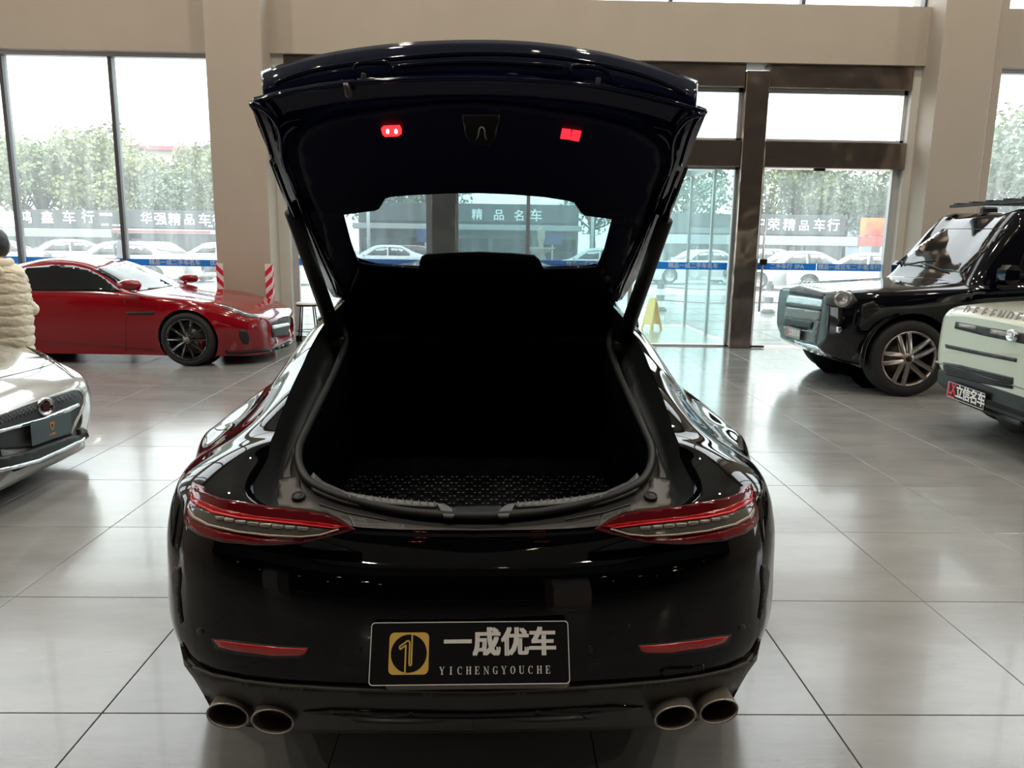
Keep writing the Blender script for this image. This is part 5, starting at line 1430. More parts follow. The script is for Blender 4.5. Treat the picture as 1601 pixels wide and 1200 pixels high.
if g_:
    mb = MB()
    for k in range(-9, 22):
        for sg in (1, -1):
            P = []
            for t in range(7):
                y0 = 652-(k*6)*.36; x = k*6+sg*(t-3)*3.4; y = 650-.36*x+(t-3)*3.6
                if -55 < x < 122:
                    p = gpnt(x, y+2)
                    if p: P.append(p)
            if len(P) > 2: mb.tube(P, .0028, 4)
    mb.build('grille_mesh', m_bplast, g_)
    sp_('chrome_blade', [(-50,686),(0,671.5),(71,651.5),(124,629.5),(124.5,634),(110,643),(71,657.5),(0,677),(-50,692)], m_chrome, .02, .015, 5, g_)
    sp_('grille_surround', [(-60,668),(-60,661),(0,645.5),(43,629),(87,615),(116,606.5),(127,607.5),(133.5,616),(133.5,632),(127,648),(120,662),(113,680),(111,678),(117,660),(124.6,646),(130.5,631),(130.5,619),(125,611),(116,610),(87,619),(43,633),(0,650)], m_silver, .012, .015, 4, g_)
b0 = sbv.ray_cast(EYE, ray(71.5, 635.5))[0]
if b0:
    dd = (EYE-b0).normalized(); bn = Vector((.93, -.3, .12)).normalized(); bm = frame(b0+dd*.035, Vector((0, 0, 1)).cross(bn), Vector((0, 0, 1)))
    MB(bm).lathe([(.001, 0), (.040, 0), (.044, .006), (.050, .008), (.054, .004), (.054, -.01)], 28).build('badge', m_chrome, sil, True)
    MB(bm).prism([(-.026,.022),(-.012,.030),(0,.022),(.012,.030),(.026,.022),(.022,-.004),(.010,-.026),(-.006,-.030),(-.020,-.008)], .003, Matrix.Translation((0, 0, .004))).build('badge_relief', pbr('badge_dark', (.12, .05, .06), .3, .6), sil)
# plate of the silver coupe
c0 = sbv.ray_cast(EYE, ray(79, 668))[0] or atX(79, 668, -2.6)
pxl = c0.x+.035
q = [atX(46.6, 662.5, pxl), atX(110.5, 642.5, pxl), atX(111.6, 675.5, pxl), atX(50, 697, pxl)]
cc = sum(q, Vector())/4; ux = (q[1]-q[0]+q[2]-q[3]); wdt = ux.length/2; uy = (q[0]-q[3]+q[1]-q[2]); hgt = uy.length/2
pm2 = frame(cc, ux, uy)
pl2 = MB(pm2).prism(rrect(wdt, hgt, .01), .006, Matrix.Translation((0, 0, -.004))).build('number_plate', pbr('plate_bluish_black', (.012, .018, .025), .3), sil)
e = MB(pm2); s_ = hgt*.42
e.prism([(x*s_, y*s_+.018) for x, y in [(-.42,.5),(-.25,.32),(0,.38),(.25,.32),(.42,.5),(.40,.1),(.30,-.2),(.12,-.5),(-.12,-.5),(-.30,-.2),(-.40,.1)]], .0035)
e.build('orange_emblem', m_orange, pl2)
e = MB(pm2); e.prism([(x*s_, y*s_+.018) for x, y in [(-.16,.1),(0,.16),(.16,.1),(.06,-.3),(-.06,-.3)]], .0042); e.build('emblem_cutout', m_plate, pl2)
text_obj('lettering', 'U  NEIG', hgt*.13, pm2 @ Matrix.Translation((0, -hgt*.27, .002)), m_orange, pl2, .0005, .001)
sp_('front_splitter', [(-60,748),(0,736),(65,721),(105,703),(130,689),(139,681),(137,673),(130,668),(124,672),(126,680),(108,683),(48,704),(0,716),(-60,728)], m_bplast, .03, .04, 6)
sp_('splitter_edge', [(-60,751),(0,738.5),(65,723),(105,705),(130,691),(140,682),(138,679),(130,686),(105,699),(65,717),(0,733),(-60,746)], m_chrome, .045, .02, 5)
sp_('headlamp', [(41,541),(60,548),(86,562),(104,577),(119,591),(112,589),(98,578),(84,568),(60,553)], m_clearlens, .004, .006, 4)
for pts in ([(-40,600),(0,590),(30,583),(54,577),(72,572),(84.5,567.5)], [(43,541),(55,546),(68,554),(78,561),(85,567)]):
    P = [p for p in (gpnt(x, y, .001) for x, y in pts) if p]
    if len(P) > 1: MB().tube([Vector(p) for p in dense([tuple(p) for p in P], 4)], .003, 5).build('bonnet_seam', m_rubber, sil, True)

# ---------------- boxy off-roaders
SUV = [(.80, (.44,.58,.72,.60,.73,.88,.68,.985,.48,1.01,1.02)), (.775, (.41,.64,.80,.60,.80,.90,.74,1.015,.52,1.04,1.05)), (.65, (.34,.80,.93,.62,.92,.92,.86,1.05,.7,1.08,1.09)),
 (.35, (.30,.90,.98,.70,.97,1.0,.90,1.09,.72,1.12,1.14)), (-.1, (.28,.92,.99,.7,.98,1.03,.91,1.12,.72,1.15,1.17)), (-.50, (.28,.92,.99,.7,.98,1.06,.92,1.14,.74,1.18,1.20)),
 (-.60, (.28,.92,.99,.7,.98,1.08,.92,1.16,.78,1.22,1.25)), (-.80, (.28,.92,.99,.7,.98,1.1,.92,1.18,.77,1.52,1.56)), (-1.02, (.28,.92,.99,.7,.98,1.12,.92,1.2,.75,1.80,1.84)), (-1.14, (.28,.92,.99,.7,.98,1.13,.92,1.22,.75,1.89,1.92)), (-1.35, (.28,.92,.99,.7,.98,1.13,.92,1.22,.75,1.91,1.95)),
 (-2.2, (.28,.92,.99,.7,.98,1.13,.92,1.22,.75,1.91,1.95)), (-3.0, (.28,.92,.99,.7,.98,1.13,.92,1.22,.75,1.91,1.95)), (-3.65, (.32,.90,.98,.7,.97,1.13,.91,1.22,.74,1.90,1.94)), (-3.85, (.40,.84,.92,.7,.92,1.12,.87,1.22,.72,1.86,1.90)), (-3.90, (.5,.7,.8,.75,.8,1.1,.76,1.2,.64,1.78,1.82))]
def suv(M, label, paint, R=.402, twin=True):
    root = thing('off_road_car', M, label, 'car')
    (v, f), (fv, ff) = loft(SUV, M, [(0, .41, .47), (-3.02, .41, .47)], 8, 5, flatcap=True)
    me_obj('body', v, f, paint, root); me_obj('nose_panel', CAP, [tuple(range(len(CAP)))], paint, root, False); bv = bvh_of(fv, ff)
    for s in (-1, 1):
        for x in (0, -3.02):
            add_arch(M, x, .96, .41, .47, root, s)
            wheel_y(M, x, .865, R, .292, .25, s, m_tyre, m_rimsilver, root, 5, twin, m_bplast)
            a = MB(M); a.tube([(x+.485*cos(t*pi/14), s*.965, .41+.485*sin(t*pi/14)) for t in range(-1, 16)], .03, 6); a.build('arch_trim', m_bplast if paint is not m_suvblack else m_suvblack, root, True)
        mm = MB(M); mm.box((-.85, s*1.08, 1.28), (.16, .24, .20), bev=.05).box((-.82, s*.95, 1.20), (.05, .1, .05)); mm.build('door_mirror', m_suvblack, root)
    def side(a, b): return M @ Vector((a, 3, b)), (M.to_3x3() @ Vector((0, -1, 0))).normalized()
    for w in ([(-1.02,1.24),(-1.22,1.80),(-1.85,1.82),(-1.85,1.24)], [(-1.92,1.24),(-1.92,1.82),(-2.75,1.82),(-2.75,1.24)], [(-2.82,1.24),(-2.82,1.82),(-3.6,1.80),(-3.6,1.24)]):
        patch('side_window', bv, w, m_carglass, root, .005, .008, .1, (M, 1), raydir=side)
    return root, bv
MBk = pose(4.25, 8.49, 178.65, .99)
blk, bbv = suv(MBk, 'black boxy off-road car on the right, facing left with silver wheels', m_suvblack)
def bp_(name, poly, mat, off=.005, thick=.01, step=4, par=None): return patch(name, bbv, poly, mat, par or blk, off, thick, step)
bp_('windscreen', [(1400,412),(1436,384),(1474,357.5),(1520,357),(1578,357),(1542,391),(1505,426.5),(1465,421),(1430,416)], m_carglass, .006)
hb_ = bp_('headlamp_housing', [(1291,458),(1308,454),(1330,453),(1341,470),(1326,482),(1300,480),(1290,476)], m_rubber, .004)
def ringlamp(bv, px, py, r, par, nrm):
    h = bv.ray_cast(EYE, ray(px, py))
    if not h[0]: return
    T = frame(h[0]+nrm*.02, Vector((0, 0, 1)).cross(nrm), Vector((0, 0, 1)))
    MB(T).lathe([(.001, .0), (r*.62, .002), (r*.70, .012), (r*.8, .004), (r, .012), (r*1.05, .0), (r*1.05, -.05)], 28).build('headlamp', pbr('headlamp_glass', (.28, .28, .26), .12, .5, 1), par, True)
ringlamp(bbv, 1318.5, 467, .085, blk, Vector((-.75, -.66, .05)).normalized())
F1 = bp_('front_grille', [(1236,450),(1250,446),(1288,457),(1286,467),(1262,463),(1234,459)], m_rubber, .008)
bp_('grille_panel', [(1231,461),(1262,465),(1286,469),(1284,480),(1258,476),(1229,472)], m_chrome, .010, .012)
bp_('lower_slot', [(1228,474),(1258,478),(1283,483),(1283,486),(1257,482),(1228,478)], m_rubber, .012)
bp_('bumper_panel', [(1228,479),(1257,483),(1283,487),(1281,502),(1255,499),(1226,494)], pbr('bumper_grey', (.16, .15, .145), .3, .4), .010, .012)
bp_('air_intake', [(1226,497),(1250,500),(1271,503),(1268,515),(1248,513),(1226,508)], m_rubber, .012)
bp_('bumper_frame', [(1224,509),(1248,514),(1268,517),(1276,502),(1281,503),(1276,538),(1262,536),(1228,528)], pbr('frame_grey', (.10, .10, .105), .3, .5), .006)
bp_('skid_plate', [(1241,530),(1262,537),(1276,541),(1292,556),(1284,556),(1262,548),(1245,540)], m_chrome, .012, .02)
bp_('fog_lamp', [(1308,511),(1314,511),(1316,516),(1312,521),(1307,519)], m_chrome, .01, .02, 3)
bp_('side_vent', [(1348,476),(1366,470),(1377,482),(1366,490),(1352,500),(1346,490)], m_bplast, .008, .01)
for a, b_ in (((1350, 482), (1372, 476)), ((1350, 488), (1374, 482)), ((1350, 494), (1372, 487))):
    P = [bbv.ray_cast(EYE, ray(*q_))[0] for q_ in (a, b_)]
    if all(P): MB().tube([p+(EYE-p).normalized()*.012 for p in P], .006, 5).build('vent_slat', m_suvblack, blk, True)
# bonnet lettering and plate on the front of the black car
def letter_line(bv, s, px0, py0, px1, py1, hpx, mat, par, off=.004, depthw=.6, up=Vector((0, 0, 1)), right=None):
    n = len(s)
    for i, ch in enumerate(s):
        t = i/(n-1); x, y = px0+(px1-px0)*t, py0+(py1-py0)*t
        h = bv.ray_cast(EYE, ray(x, y))
        if not h[0]: continue
        nn_ = h[1] if h[1].dot(ray(x, y)) < 0 else -h[1]
        d = (h[0]-EYE).dot(_f)
        nn_ = (nn_*.6+right.cross(up)*(1 if right.cross(up).dot(ray(x, y)) < 0 else -1)*.8).normalized(); off = .012
        T = frame(h[0]+nn_*off, right-nn_*right.dot(nn_), up-nn_*up.dot(nn_))
        text_obj('bonnet_letter', ch, hpx, T, mat, par, .002, .003)
RB = (MBk.to_3x3() @ Vector((0, 1, 0))).normalized()
letter_line(bbv, 'DEFENDER', 1250, 443, 1291, 450, .10, m_chrome, blk, right=RB)
def nplate(c, right, nrm, w, h, par, mat=m_plate):
    up = nrm.cross(right); T = frame(c, right, up)
    o = MB(T).prism(rrect(w, h, .008), .006).build('number_plate', mat, par); return o, T
h = bbv.ray_cast(EYE, ray(1241, 520)); FN = (MBk.to_3x3() @ Vector((1, 0, 0))).normalized()
cpl = atX(1241, 520, (MBk @ Vector((.83, 0, 0))).x)
po, PTb = nplate(cpl, RB, FN, .44, .14, blk)
MB(PTb).prism(rrect(.42, .12, .005), .0075).build('plate_print', pbr('plate_print_grey', (.30, .31, .30), .5), po)
text_obj('lettering', '立信名车', .085, PTb @ Matrix.Translation((.03, 0, .008)), m_white, po, .0005, 0, fat=(.03, .02))
text_obj('lettering', 'LX', .10, PTb @ Matrix.Translation((-.165, 0, .008)), pbr('plate_red_print', (.70, .03, .04), .5), po, .0005, .002)
# roof rack and wipers of the black car
rk = MB(MBk)
for yy in (-.62, -.31, 0, .31, .62): rk.box((-2.3, yy, 2.07), (2.2, .07, .022))
for xx in (-1.2, -2.3, -3.4): rk.box((xx, 0, 2.045), (.07, 1.36, .03))
rk.build('roof_rack', m_bplast, blk)
for yy in (-.6, .6):
    for xx in (-1.6, -3.0): MB(MBk).box((xx, yy, 1.98), (.18, .10, .12), bev=.02).build('rack_foot', m_bplast, blk)
for pts in ([(1412,414),(1440,409),(1462,407)], [(1470,420),(1446,414),(1462,418),(1482,426)], [(1440,411),(1460,416),(1474,424)]):
    P = [p+(EYE-p).normalized()*.02 for p in (bbv.ray_cast(EYE, ray(*q_))[0] for q_ in pts) if p]
    if len(P) > 1: MB().tube(P, .008, 5).build('wiper', m_rubber, blk, True)

MBe = pose(4.50, 5.52, 175.5, .96)
bei, ebv = suv(MBe, 'pale beige-green boxy off-road car cut by the right edge', m_beige)
def ep(name, poly, mat, off=.006, thick=.012, step=5, par=None): return patch(name, ebv, poly, mat, par or bei, off, thick, step)
gs = ep('front_grille', [(1494,502.5),(1540,511),(1601,521),(1660,531),(1660,548),(1601,537.5),(1540,525),(1492,513)], m_rubber, .006)
if gs:
    ep('grille_bar', [(1499,505),(1526,509.5),(1525,516),(1498,510.5)], m_lampgrey, .012, .006, 4, gs)
    ep('grille_bar', [(1549,514),(1580,520),(1579,527.5),(1547,521)], m_lampgrey, .012, .006, 4, gs)
ep('bumper_slot', [(1477,537.5),(1530,548.5),(1589,560),(1588.5,566),(1530,554.5),(1478.5,543.5)], m_rubber, .006)
lg_ = ep('lower_grille', [(1474,566),(1500,570),(1583,590),(1582,608),(1530,598),(1475,584.5)], m_rubber, .008)
if lg_:
    for k in range(4):
        a = [(1478, 569.5+k*3.6), (1530, 580+k*4.2), (1580, 592+k*4.2)]
        P = [p+(EYE-p).normalized()*.02 for p in (ebv.ray_cast(EYE, ray(*q_))[0] for q_ in a) if p]
        if len(P) > 1: MB().tube(P, .004, 4).build('grille_slat', m_bplast, lg_, True)
MB(MBe).box((.72, 0, .455), (.17, 1.54, .22), bev=.06).box((.66, 0, .335), (.16, 1.30, .12), bev=.04).build('lower_bumper', m_bplast, bei)
MB(MBe).box((.735, 0, .572), (.145, 1.58, .02), bev=.009).build('bumper_edge', pbr('edge_grey', (.25, .25, .24), .3, .6), bei)
MB(MBe).box((.70, 0, .30), (.10, .9, .05), Matrix.Rotation(.4, 3, 'Y'), bev=.015).build('skid_plate', m_bplast, bei)
patch('windscreen', ebv, [(-.66,1.30),(-.64,1.80),(.64,1.80),(.66,1.30)] and [(-.70,1.27),(.70,1.27),(.62,1.78),(-.62,1.78)], m_carglass, bei, .005, .01, .12, raydir=lambda a, b: (MBe @ Vector((4, a, b)), (MBe.to_3x3() @ Vector((-1, 0, 0))).normalized()))
ep('headlamp_housing', [(1612,520),(1680,532),(1680,560),(1612,548)], m_rubber, .008)
RE = (MBe.to_3x3() @ Vector((0, 1, 0))).normalized(); FE = (MBe.to_3x3() @ Vector((1, 0, 0))).normalized()
letter_line(ebv, 'DEFENDER', 1513, 486, 1607, 500, .105, pbr('letter_dark', (.10, .10, .09), .4), bei, right=RE)
h = ebv.ray_cast(EYE, ray(1586, 524.5))
if h[0]:
    T = frame(h[0]+FE*.02, RE, Vector((0, 0, 1)))
    MB(T @ Matrix.Diagonal((1.35, 1, 1, 1))).lathe([(.001, .006), (.026, .006), (.032, .012), (.042, .012), (.046, 0), (.046, -.02)], 28).build('oval_badge', m_chrome, bei, True)
    MB(T).box((0, 0, .010), (.06, .010, .006)).box((0, .016, .010), (.05, .008, .006)).box((0, -.016, .010), (.05, .008, .006)).build('badge_bars', m_white, bei)
ce = (MBe @ Vector((.83, 0, 0)))
d1, d2 = ray(1481, 609), ray(1541, 626)
# plate stands on the plane of the bumper front
def onplane(px, py, o, n): d = ray(px, py); return EYE+d*((o-EYE).dot(n)/d.dot(n))
A_, B2, C_, D_ = (onplane(x, y, ce, FE) for x, y in ((1482, 595), (1541, 613), (1541, 638), (1482, 624)))
cc = (A_+B2+C_+D_)/4; wd = ((B2-A_).length+(C_-D_).length)/2; hh = ((A_-D_).length+(B2-C_).length)/2
po, PTe = nplate(cc, RE, FE, wd, hh, bei)
o1 = rrect(wd-.01, hh-.01, .008); o2 = rrect(wd-.018, hh-.018, .006); n = len(o1)
MB(PTe).add([(x, y, .0068) for x, y in o1+o2], [(i, (i+1) % n, n+(i+1) % n, n+i) for i in range(n)]).build('white_border', m_white, po)
for i, ch in enumerate('立信名车'): text_obj('character', ch, wd*.205, PTe @ Matrix.Translation((wd*(-.155+.19*i), 0, .007)), m_white, po, .0006, 0, fat=(.035, .022))
mred = pbr('plate_red_print', (.70, .03, .04), .5)
text_obj('emblem_letters', 'LX', wd*.24, PTe @ Matrix.Translation((-wd*.37, wd*.015, .007)), mred, po, .0006, .004, sx=.75)
MB(PTe).box((-wd*.37, -wd*.095, .007), (wd*.16, wd*.02, .001)).build('emblem_bar', mred, po)

# ---------------- parked cars outside (plain saloons)
SAL = [(.88, (.30,.40,.5,.45,.5,.60,.42,.68,.3,.70,.71)), (.82, (.20,.66,.76,.42,.76,.62,.68,.72,.4,.74,.75)), (.6, (.16,.82,.88,.45,.88,.7,.78,.80,.5,.82,.83)), (0, (.16,.86,.92,.5,.90,.78,.80,.88,.52,.90,.92)), (-.45, (.16,.86,.91,.5,.89,.80,.80,.93,.55,.96,.98)),
 (-.7, (.16,.86,.91,.5,.89,.82,.80,.95,.60,1.04,1.07)), (-1.3, (.16,.86,.91,.5,.89,.84,.79,.97,.58,1.36,1.40)), (-1.9, (.16,.86,.91,.5,.89,.85,.79,.98,.57,1.42,1.46)), (-2.5, (.16,.86,.91,.5,.89,.86,.79,.99,.55,1.38,1.42)), (-3.1, (.16,.86,.91,.5,.89,.87,.79,1.0,.55,1.14,1.17)),
 (-3.45, (.18,.84,.9,.5,.88,.87,.77,1.0,.52,1.04,1.05)), (-3.7, (.24,.74,.84,.5,.84,.84,.72,.96,.45,.98,.99)), (-3.8, (.36,.5,.66,.55,.66,.80,.55,.9,.35,.92,.93))]
def saloon(paint):
    I4 = Matrix.Identity(4); root = thing('parked_car', I4)
    (v, f), (fv, ff) = loft(SAL, I4, [(0, .32, .36), (-2.8, .32, .36)], 5, 3)
    me_obj('body', v, f, paint, root); bv = bvh_of(fv, ff)
    def side(a, b): return Vector((a, 3, b)), Vector((0, -1, 0))
    for w in ([(-.95,1.0),(-1.42,1.32),(-1.85,1.37),(-1.85,1.0)], [(-1.92,1.0),(-1.92,1.37),(-2.5,1.34),(-2.85,1.10),(-2.85,1.0)]): patch('side_window', bv, w, m_carglass, root, .005, .008, .2, (I4, 1), raydir=side)
    def front(a, b): return Vector((3, a, b)), Vector((-1, 0, 0))
    def back(a, b): return Vector((-8, a, b)), Vector((1, 0, 0))
    patch('windscreen', bv, [(-.60,1.02),(.60,1.02),(.52,1.33),(-.52,1.33)], m_carglass, root, .005, .008, .2, raydir=front)
    patch('rear_window', bv, [(-.55,1.12),(.55,1.12),(.48,1.34),(-.48,1.34)], m_carglass, root, .005, .008, .2, raydir=back)
    patch('grille', bv, [(-.35,.36),(.35,.36),(.32,.62),(-.32,.62)], m_rubber, root, .005, .008, .2, raydir=front)
    for s in (-1, 1):
        patch('headlamp', bv, [(s*.46,.58),(s*.80,.62),(s*.80,.70),(s*.46,.66)], m_clearlens, root, .005, .008, .1, raydir=front)
        patch('tail_lamp', bv, [(s*.40,.82),(s*.78,.82),(s*.76,.92),(s*.42,.92)], m_redlens, root, .005, .008, .1, raydir=back)
        for x in (0, -2.8):
            R = .32; t = MB(Matrix.Translation((x, s*.80, R)) @ Matrix.Rotation(-s*pi/2, 4, 'X')); t.lathe([(.21, -.1), (.29, -.1), (R, -.07), (R, .07), (.29, .1), (.21, .1)], 24); t.build('wheel', m_tyre, root, True)
            t = MB(Matrix.Translation((x, s*.80, R)) @ Matrix.Rotation(-s*pi/2, 4, 'X')); t.lathe([(.21, .1), (.18, .06), (.05, .05), (.001, .06)], 16); t.build('rim', m_rimsilver, root, True)
        MB().box((-.85, s*.95, 1.02), (.12, .18, .12), bev=.04).build('door_mirror', paint, root)
    return root
m_cw = pbr('white_car_paint', (.60, .60, .60), .15, 0, 1); m_cs = pbr('silver_car_paint', (.28, .29, .30), .2, .3, 1); m_cr = pbr('maroon_car_paint', (.08, .012, .018), .2, 0, 1)
protos = {'w': saloon(m_cw), 's': saloon(m_cs), 'r': saloon(m_cr)}
used = set()
def park(k, px, Y, deg, label, s=1.0):
    o = protos[k]
    if k in used: o = copy_tree(o)
    used.add(k); x = atY(px, 400, Y).x
    M = Matrix.Translation((x, Y, 0)) @ Matrix.Rotation(radians(deg), 4, 'Z') @ Matrix.Diagonal((s, s, s, 1)) @ Matrix.Translation((1.45, 0, 0))
    o.matrix_world = M; tag(o, label, 'car', 'cars parked outside')
park('s', 88, 32, 215, 'silver saloon parked outside, leftmost in the left window pane', 1.03)
park('w', 172, 26.5, 200, 'white saloon parked outside just left of the dark mullion', 1.0)
park('w', 252, 29.5, -20, 'white saloon parked outside just right of the dark mullion', 1.0)
park('w', 330, 33.5, 185, 'white saloon parked outside touching the left column', 1.0)
park('w', 455, 28, 190, 'white saloon parked outside, seen in the gap right of the left column')
park('w', 590, 34, 190, 'white saloon at the left end of the tailgate glass')
park('r', 655, 37, 20, 'maroon saloon behind the tailgate glass beside a white one')
park('w', 925, 32, 165, 'white saloon at the right end of the tailgate glass')
park('w', 1085, 33, 190, 'white saloon beyond the teal vestibule screens')
park('w', 1232, 29, 183, 'white saloon outside behind the left glass door leaf')
park('w', 1340, 27, 150, 'white saloon outside behind the right glass door leaf', .98)
park('s', 1215, 38, 8, 'silver saloon further back behind the left glass door leaf', 1.05)
park('s', -30, 30, 200, 'silver saloon outside beyond the left edge of the photo')
park('w', 1500, 31, 200, 'white saloon outside behind the black off-roader', 1.0)
# ------------------------------------------------------------------ person in the cream quilted jacket
def skin_mesh(name, verts, edges, radii, mat, parent, sub=2, M=None):
    me = bpy.data.meshes.new(name); me.from_pydata(verts, edges, []); o = bpy.data.objects.new(name, me); COL.objects.link(o)
    sk = o.modifiers.new('s', 'SKIN'); sk.use_smooth_shade = True
    for i, r_ in enumerate(radii):
        d = me.skin_vertices[0].data[i]; d.radius = r_ if isinstance(r_, tuple) else (r_, r_); d.use_root = (i == 0)
    ss = o.modifiers.new('u', 'SUBSURF'); ss.levels = sub; ss.render_levels = sub
    bpy.context.view_layer.update()
    m2 = bpy.data.meshes.new_from_object(o.evaluated_get(bpy.context.evaluated_depsgraph_get()))
    bpy.data.objects.remove(o)
    v = [M @ p.co for p in m2.vertices]; f = [tuple(p.vertices) for p in m2.polygons]
    bpy.data.meshes.remove(m2)
    return me_obj(name, v, f, mat, parent)
PX0 = atY(-2, 440, 5.95)
PM_ = Matrix.Translation((PX0.x, 5.95, 0)) @ Matrix.Rotation(radians(-8), 4, 'Z') @ Matrix.Diagonal((.93, .93, .925, 1))
per = thing('person', PM_, 'person with dark hair in a cream quilted puffer jacket, back turned', 'person')
# facing +y (away). units: 1.63 m tall before scale
body_v = [(0,0,.90),(0,0,1.05),(0,-.01,1.22),(0,-.01,1.36),(0,0,1.43),(0,.015,1.50),(0,.03,1.56),
  (.17,0,1.34),(.195,.0,1.10),(.16,.15,1.0),(.12,.20,.99),(-.17,0,1.34),(-.195,.0,1.10),(-.16,.15,1.0),(-.12,.20,.99),
  (.095,0,.82),(.10,.01,.47),(.10,-.02,.10),(.10,.10,.05),(-.095,0,.82),(-.10,.01,.47),(-.10,-.02,.10),(-.10,.10,.05)]
body_e = [(0,1),(1,2),(2,3),(3,4),(4,5),(5,6),(3,7),(7,8),(8,9),(9,10),(3,11),(11,12),(12,13),(13,14),(0,15),(15,16),(16,17),(17,18),(0,19),(19,20),(20,21),(21,22)]
body_r = [(.14,.10),(.12,.09),(.13,.09),(.09,.07),(.05,.05),(.06,.07),(.06,.075),.038,.036,.032,.028,.038,.036,.032,.028,.085,.06,.042,.04,.085,.06,.042,.04]
skin_mesh('body', body_v, body_e, body_r, m_skin, per, 2, PM_)
# head shape with face on the far side, hair over the back
def ellips(c, r, M, n=24, mfun=None):
    mb = MB(M); vs_ = []; fs_ = []
    for i in range(n//2+1):
        for k in range(n):
            th = pi*i/(n//2); an = 2*pi*k/n; p = Vector((sin(th)*cos(an), sin(th)*sin(an), cos(th)))
            if mfun: p = mfun(p)
            vs_.append((c[0]+p.x*r[0], c[1]+p.y*r[1], c[2]+p.z*r[2]))
    for i in range(n//2):
        for k in range(n): fs_.append((i*n+k, i*n+(k+1) % n, (i+1)*n+(k+1) % n, (i+1)*n+k))
    return mb.add(vs_, fs_)
def headf(p):
    q = Vector(p)
    if q.y > 0 and q.z < -.2: q.x *= 1+.35*q.z; q.y *= 1.02
    return q
hd = ellips((0, .035, 1.545), (.078, .098, .112), PM_, 28, headf)
hd.add([(-.012, .128, 1.56), (.012, .128, 1.56), (.016, .132, 1.525), (-.016, .132, 1.525), (0, .158, 1.53)], [(0, 1, 4), (1, 2, 4), (2, 3, 4), (3, 0, 4)])
for s in (-1, 1): hd.add([(s*.075, .02, 1.57), (s*.09, .01, 1.565), (s*.092, .012, 1.535), (s*.078, .03, 1.52), (s*.072, .035, 1.545)], [(0, 1, 2, 3, 4)])
hd.build('head', m_skin, per, True)
for s in (-1, 1): ellips((s*.030, .124, 1.557), (.012, .008, .007), PM_, 10).build('eye', m_rubber, per, True)
MB(PM_).box((0, .128, 1.488), (.045, .008, .010), bev=.004).build('mouth', pbr('lips', (.42, .14, .12), .5), per)
m_hair = pbr('dark_hair', (.008, .007, .009), .35, bump=(60, .6, .004))
def hairf(p):
    q = Vector(p); 
    if q.y > .45 and q.z < .35: q.y = .45
    if q.z < -.3: q.x *= 1.02
    return q
ellips((0, .012, 1.562), (.094, .112, .130), PM_, 30, hairf).build('hair', m_hair, per, True)
# quilted jacket: rows of puffs; sleeves; fur-soft hood roll
m_jkt = pbr('cream_puffer', (.76, .69, .54), .5, spec=.5, vary=(5, .10), bump=(22, .7, .012))
jk = MB(PM_); prof = []
z = .74
rows_ = [(.60,.215,.15),(.70,.222,.155),(.79,.228,.16),(.88,.232,.165),(.97,.235,.168),(1.06,.236,.168),(1.15,.236,.166),(1.24,.228,.160),(1.32,.205,.15),(1.385,.16,.12)]
vs_ = []; n = 48; lev = []
for i in range(len(rows_)-1):
    (z0, a0, b0_), (z1, a1, b1_) = rows_[i], rows_[i+1]
    for t in range(8):
        u_ = t/8; puff = .011*sqrt(max(0, sin(pi*u_))) if 0 < u_ < 1 else -.003
        lev.append((z0+(z1-z0)*u_, a0+(a1-a0)*u_+puff, b0_+(b1_-b0_)*u_+puff))
lev.append((1.40, .10, .09))
rnd = random.Random(3)
for li, (z, a, b_) in enumerate(lev):
    for k in range(n):
        an = 2*pi*k/n; w = 1+.012*sin(7*an+li*1.7)+.010*sin(13*an+li*.9)
        e = .86; vs_.append((a*w*math.copysign(abs(cos(an))**e, cos(an)), b_*w*math.copysign(abs(sin(an))**e, sin(an))-.005, z+.006*sin(9*an+li)))
fs_ = [(i*n+k, i*n+(k+1) % n, (i+1)*n+(k+1) % n, (i+1)*n+k) for i in range(len(lev)-1) for k in range(n)]
jk.add(vs_, fs_).build('puffer_jacket', m_jkt, per, True)
for s in (-1, 1):
    pts = []; rr = []
    A = [Vector((s*.17, 0, 1.335)), Vector((s*.195, .0, 1.09)), Vector((s*.15, .17, .99))]
    for i in range(33):
        u_ = i/32*2; k = min(int(u_), 1); p = A[k].lerp(A[k+1], u_-k); pts.append(p); rr.append(.056+.008*abs(sin(pi*i/4))-.006*(i/32))
    MB(PM_).tube(pts, rr, 16).build('sleeve', m_jkt, per, True)
hp = []
for k in range(18): an = pi*(-.08+1.16*k/17)+pi; hp.append((.125*cos(an), -.02+.105*sin(an), 1.405+.012*sin(3*an)))
MB(PM_).tube(hp, [.035+.022*sin(pi*k/17) for k in range(18)], 14).build('hood_roll', m_jkt, per, True)
ellips((0, -.135, 1.335), (.165, .055, .085), PM_, 24).build('hood', m_jkt, per, True)
m_trs = pbr('dark_trousers', (.02, .02, .025), .8)
for s in (-1, 1): MB(PM_).tube([(s*.09, 0, .84), (s*.10, .01, .47), (s*.10, -.015, .09)], [.105, .082, .068], 16).build('trouser_leg', m_trs, per, True)
for s in (-1, 1): ellips((s*.10, .05, .042), (.05, .13, .042), PM_, 16).build('shoe', m_rubber, per, True)
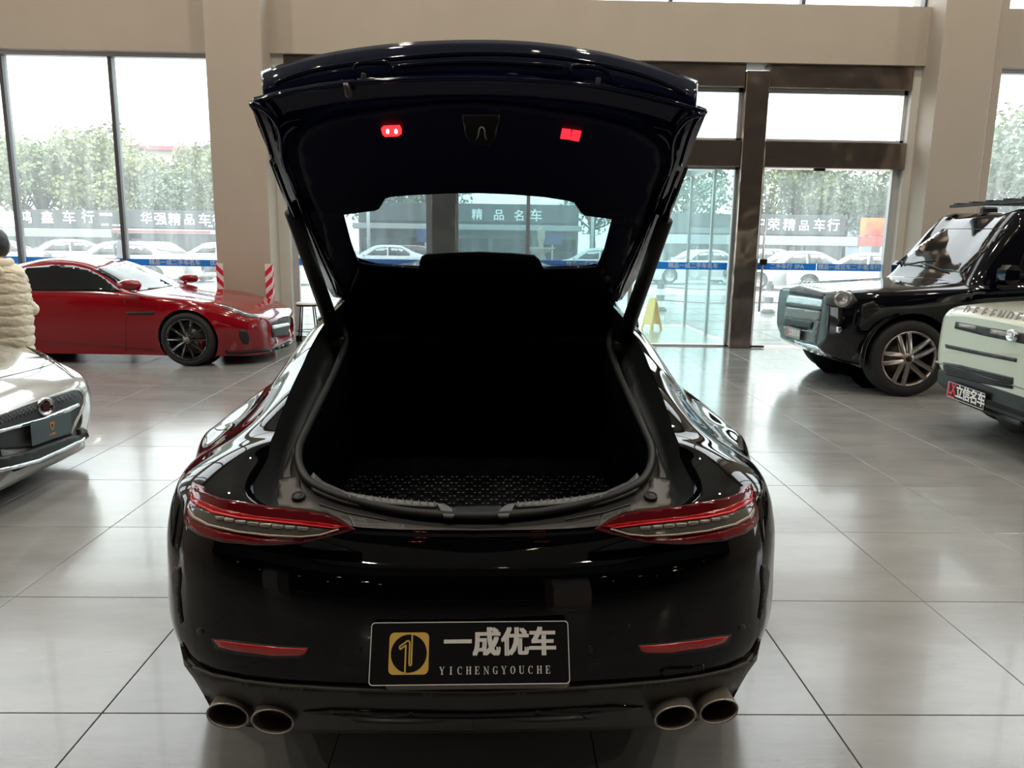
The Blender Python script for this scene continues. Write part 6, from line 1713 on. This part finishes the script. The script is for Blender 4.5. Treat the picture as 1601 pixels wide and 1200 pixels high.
# hands: palm, thumb and four curled fingers each
for s in (-1, 1):
    hv_ = [(0,0,0),(0,.01,-.045),(0,.015,-.085)]; he = [(0,1),(1,2)]; hr = [.022,.026,.022]
    for fi, (dy, L_) in enumerate(((-.028,.9),(-.010,1.0),(.010,.95),(.028,.75))):
        b0_ = len(hv_); hv_ += [(0,.012+dy,-.092),(-s*.006,.014+dy*1.05,-.092-.030*L_),(-s*.02,.016+dy*1.05,-.092-.052*L_)]; he += [(2,b0_),(b0_,b0_+1),(b0_+1,b0_+2)]; hr += [.0105,.0095,.008]
    b0_ = len(hv_); hv_ += [(-s*.008,.035,-.035),(-s*.022,.052,-.062)]; he += [(1,b0_),(b0_,b0_+1)]; hr += [.012,.009]
    skin_mesh('hand', hv_, he, hr, m_skin, per, 1, PM_ @ Matrix.Translation((s*.125, .20, .99)) @ Matrix.Rotation(s*1.2, 4, 'Y'))

# wet floor sign in the vestibule
sg0 = ground(1018, 515); m_yel = pbr('yellow_plastic', (.88, .55, .02), .4)
sgn = thing('wet_floor_sign', (sg0.x, sg0.y, 0), 'yellow folding floor caution stand behind the teal glass', 'floor sign')
for s in (-1, 1):
    T = Matrix.Translation((sg0.x, sg0.y, 0)) @ Matrix.Rotation(.5, 4, 'Z') @ Matrix.Translation((s*.13, 0, 0)) @ Matrix.Rotation(-s*.21, 4, 'Y')
    MB(T).prism([(-.14,0),(-.10,0),(-.085,.10),(.085,.10),(.10,0),(.14,0),(.105,.50),(.07,.60),(-.07,.60),(-.105,.50)], .015, Matrix.Rotation(pi/2, 4, 'Z') @ Matrix.Rotation(pi/2, 4, 'X')).build('panel', m_yel, sgn)
# bar stool beside the left screen
s0 = Vector((-2.80, 10.95, 0)); q_ = atY(481, 472, 10.95); s0.x = q_.x; zs_ = q_.z
stl = thing('bar_stool', s0, 'round white topped stool with black legs by the left glass screen', 'stool')
T = Matrix.Translation(s0)
MB(T).lathe([(.001, zs_), (.15, zs_), (.165, zs_-.012), (.165, zs_-.03)], 28).build('seat', m_white, stl, True)
MB(T).lathe([(.165, zs_-.03), (.165, zs_-.055), (.001, zs_-.055)], 28).build('seat_frame', m_bplast, stl, True)
for k in range(4):
    a = pi/4+k*pi/2+.4; MB(T).tube([(.12*cos(a), .12*sin(a), zs_-.05), (.19*cos(a), .19*sin(a), 0)], .010, 8).build('leg', m_bplast, stl, True)
MB(T).tube([(.165*cos(2*pi*k/20), .165*sin(2*pi*k/20), .22) for k in range(20)], .007, 6, closed=True).build('foot_ring', m_bplast, stl, True)
# passer-by outside
pp = atY(189, 388, 24.0)
PW = Matrix.Translation((pp.x, 24.0, 0)) @ Matrix.Rotation(.4, 4, 'Z') @ Matrix.Diagonal((1.02, 1.02, 1.02, 1))
ps_ = thing('person', PW, 'distant person in dark clothes standing outside beside the dark mullion', 'person')
skin_mesh('body', body_v, body_e, [(a[0]*1.15, a[1]*1.15) if isinstance(a, tuple) else a*1.25 for a in body_r], pbr('grey_clothes', (.16, .17, .19), .8), ps_, 1, PW)
ellips((0, .03, 1.55), (.08, .10, .115), PW, 16).build('head', m_skin, ps_, True); ellips((0, .012, 1.57), (.09, .105, .115), PW, 16, hairf).build('hair', m_hair, ps_, True)
for s in (-1, 1): ellips((s*.10, .05, .042), (.05, .13, .042), PW, 12).build('shoe', m_rubber, ps_, True)
